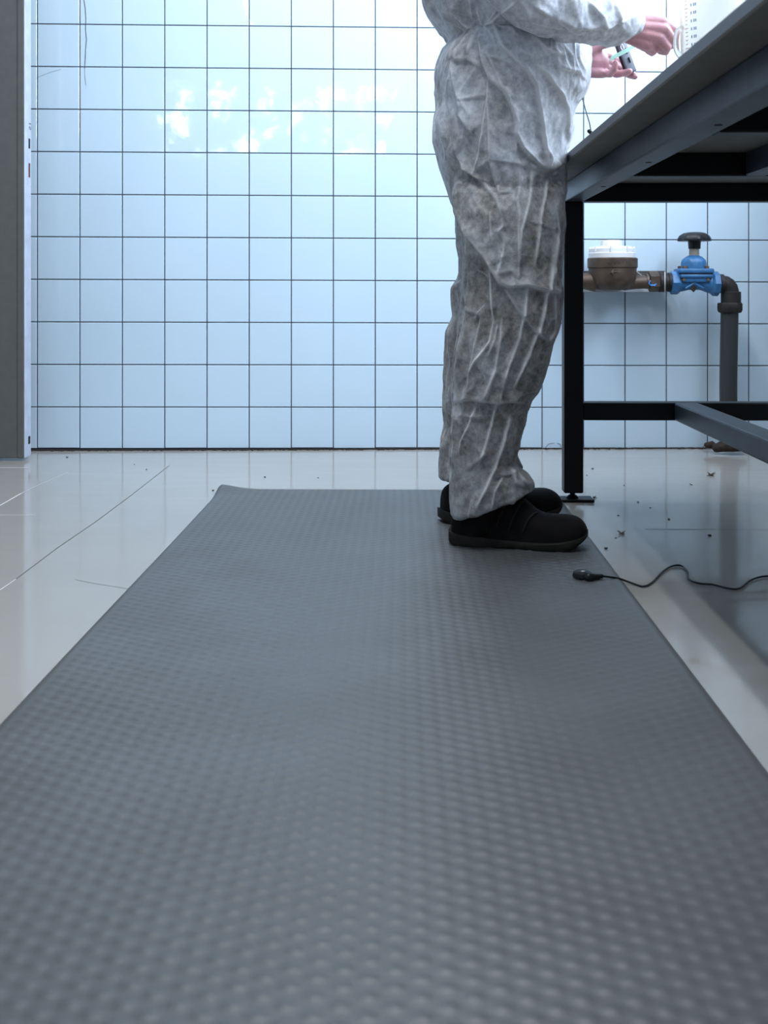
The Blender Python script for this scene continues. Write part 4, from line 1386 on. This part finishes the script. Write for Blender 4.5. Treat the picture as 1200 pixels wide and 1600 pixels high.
pts = [FL(938, 900, 0.017), FL(952, 901.5, 0.015), FL(967, 904, 0.011), FL(990, 912, 0.003), FL(1006, 916, 0.003), FL(1020, 909, 0.003), FL(1036, 892.5, 0.003), FL(1052, 884, 0.003), FL(1066, 884.5, 0.003), FL(1073.5, 893, 0.003),
       FL(1076.5, 905, 0.003), FL(1092, 911.5, 0.003), FL(1114, 913.5, 0.003), FL(1134, 918.5, 0.003), FL(1148, 920.5, 0.003), FL(1158, 918, 0.003), FL(1172, 907, 0.003), FL(1188, 901.5, 0.003), FL(1204, 900.5, 0.003), FL(1260, 903, 0.003)]
add_tube(bm, spline(pts, 6), 0.0020, 8)
part('cord', bm, M['black_plastic'], gc)


# ------------------------------------------------------------------ crumbs and leaf bits on the floor
def crumb(name, u, v, size, label, m_, kind_='crumb', flat=0.5):
    p_ = FL(u, v); size *= 0.72
    bm = bmesh.new()
    bmesh.ops.create_icosphere(bm, subdivisions=2, radius=size / 2)
    for q in bm.verts:
        q.co += Vector((random.uniform(-1, 1), random.uniform(-1, 1), random.uniform(-1, 1))) * size * 0.09
        q.co.x *= random.uniform(1.0, 1.15); q.co.z *= flat
    zmin = min(q.co.z for q in bm.verts)
    for q in bm.verts: q.co.z -= zmin
    tag(link(name, bm, m_, loc=p_), label, kind_, 'grit on the floor')


for (u, v, s_, lab) in [
    (926, 733, 0.010, 'dark crumb on the floor just right of the bench leg'),
    (917, 743, 0.006, 'tiny dark speck beside the bench leg, below the larger crumb'),
    (997, 785, 0.008, 'small dark crumb at the far edge of the bench shadow'),
    (1016, 794, 0.006, 'tiny speck in the bench shadow near its far edge'),
    (1045, 812, 0.009, 'dark crumb in the middle of the bench shadow'),
    (1109, 838, 0.012, 'largest dark crumb in the bench shadow, toward the right'),
    (966, 806, 0.007, 'small crumb on the lit floor right of the shoes'),
    (947, 858, 0.011, 'dark crumb on the lit floor close to the mat edge'),
    (962, 841, 0.006, 'tiny crumb on the lit floor below the straw bits'),
    (105, 715, 0.010, 'dark crumb on the floor below the tiles near the door'),
    (210, 726, 0.006, 'tiny speck on the floor left of the dark joint end'),
    (229, 734, 0.007, 'small speck beside the far end of the dark floor joint'),
    (333, 767, 0.009, 'crumb beside the far left corner of the mat'),
    (414, 746, 0.009, 'crumb on the floor behind the mat, toward its left corner'),
    (497, 747, 0.006, 'tiny speck on the floor behind the middle of the mat'),
    (975, 759, 0.006, 'tiny speck on the floor right of the bench foot plate'),
]:
    crumb('crumb', u, v, s_, lab, M['leaf'])


def leaf(name, u, v, size, label, m_, n=3):
    p_ = FL(u, v)
    bm = bmesh.new()
    for k in range(n):
        a = random.uniform(0, 6.28); L = size * random.uniform(0.5, 1.0)
        d = Vector((math.cos(a), math.sin(a) * 0.8, 0)); nrm = Vector((-d.y, d.x, 0)) * L * random.uniform(0.14, 0.28)
        base = Vector((random.uniform(-1, 1), random.uniform(-1, 1), 0)) * size * 0.15
        A = base - d * L / 2; B = base + d * L / 2 + Vector((0, 0, L * 0.4))
        mid = base + Vector((0, 0, L * 0.10))
        up_ = Vector((0, 0, 0.0012))
        v0, v1, v2, v3 = [bm.verts.new(q + up_ * 0.3) for q in (A, mid + nrm, B, mid - nrm)]
        w0, w1, w2, w3 = [bm.verts.new(q + up_ * 1.3) for q in (A, mid + nrm, B, mid - nrm)]
        bm.faces.new((v0, v1, v2, v3)); bm.faces.new((w3, w2, w1, w0))
        for a_, b_, c__, d_ in ((v0, w0, w1, v1), (v1, w1, w2, v2), (v2, w2, w3, v3), (v3, w3, w0, v0)): bm.faces.new((a_, b_, c__, d_))
    tag(link(name, bm, m_, loc=p_), label, 'leaf bit', 'dry leaf bits on the floor')


leaf('dry_leaf', 1112, 744, 0.030, 'curled dry leaf on the floor under the bench, near the wall', M['leaf'], 4)
leaf('dry_leaf', 1080, 758, 0.014, 'small dry leaf scrap left of the curled leaf', M['leaf'], 2)
leaf('straw_bit', 972, 835, 0.022, 'pale straw bits on the lit floor right of the shoes', M['straw'], 5)
leaf('straw_bit', 928, 779, 0.018, 'pale scrap by the right end of the black foot plate', M['straw'], 4)
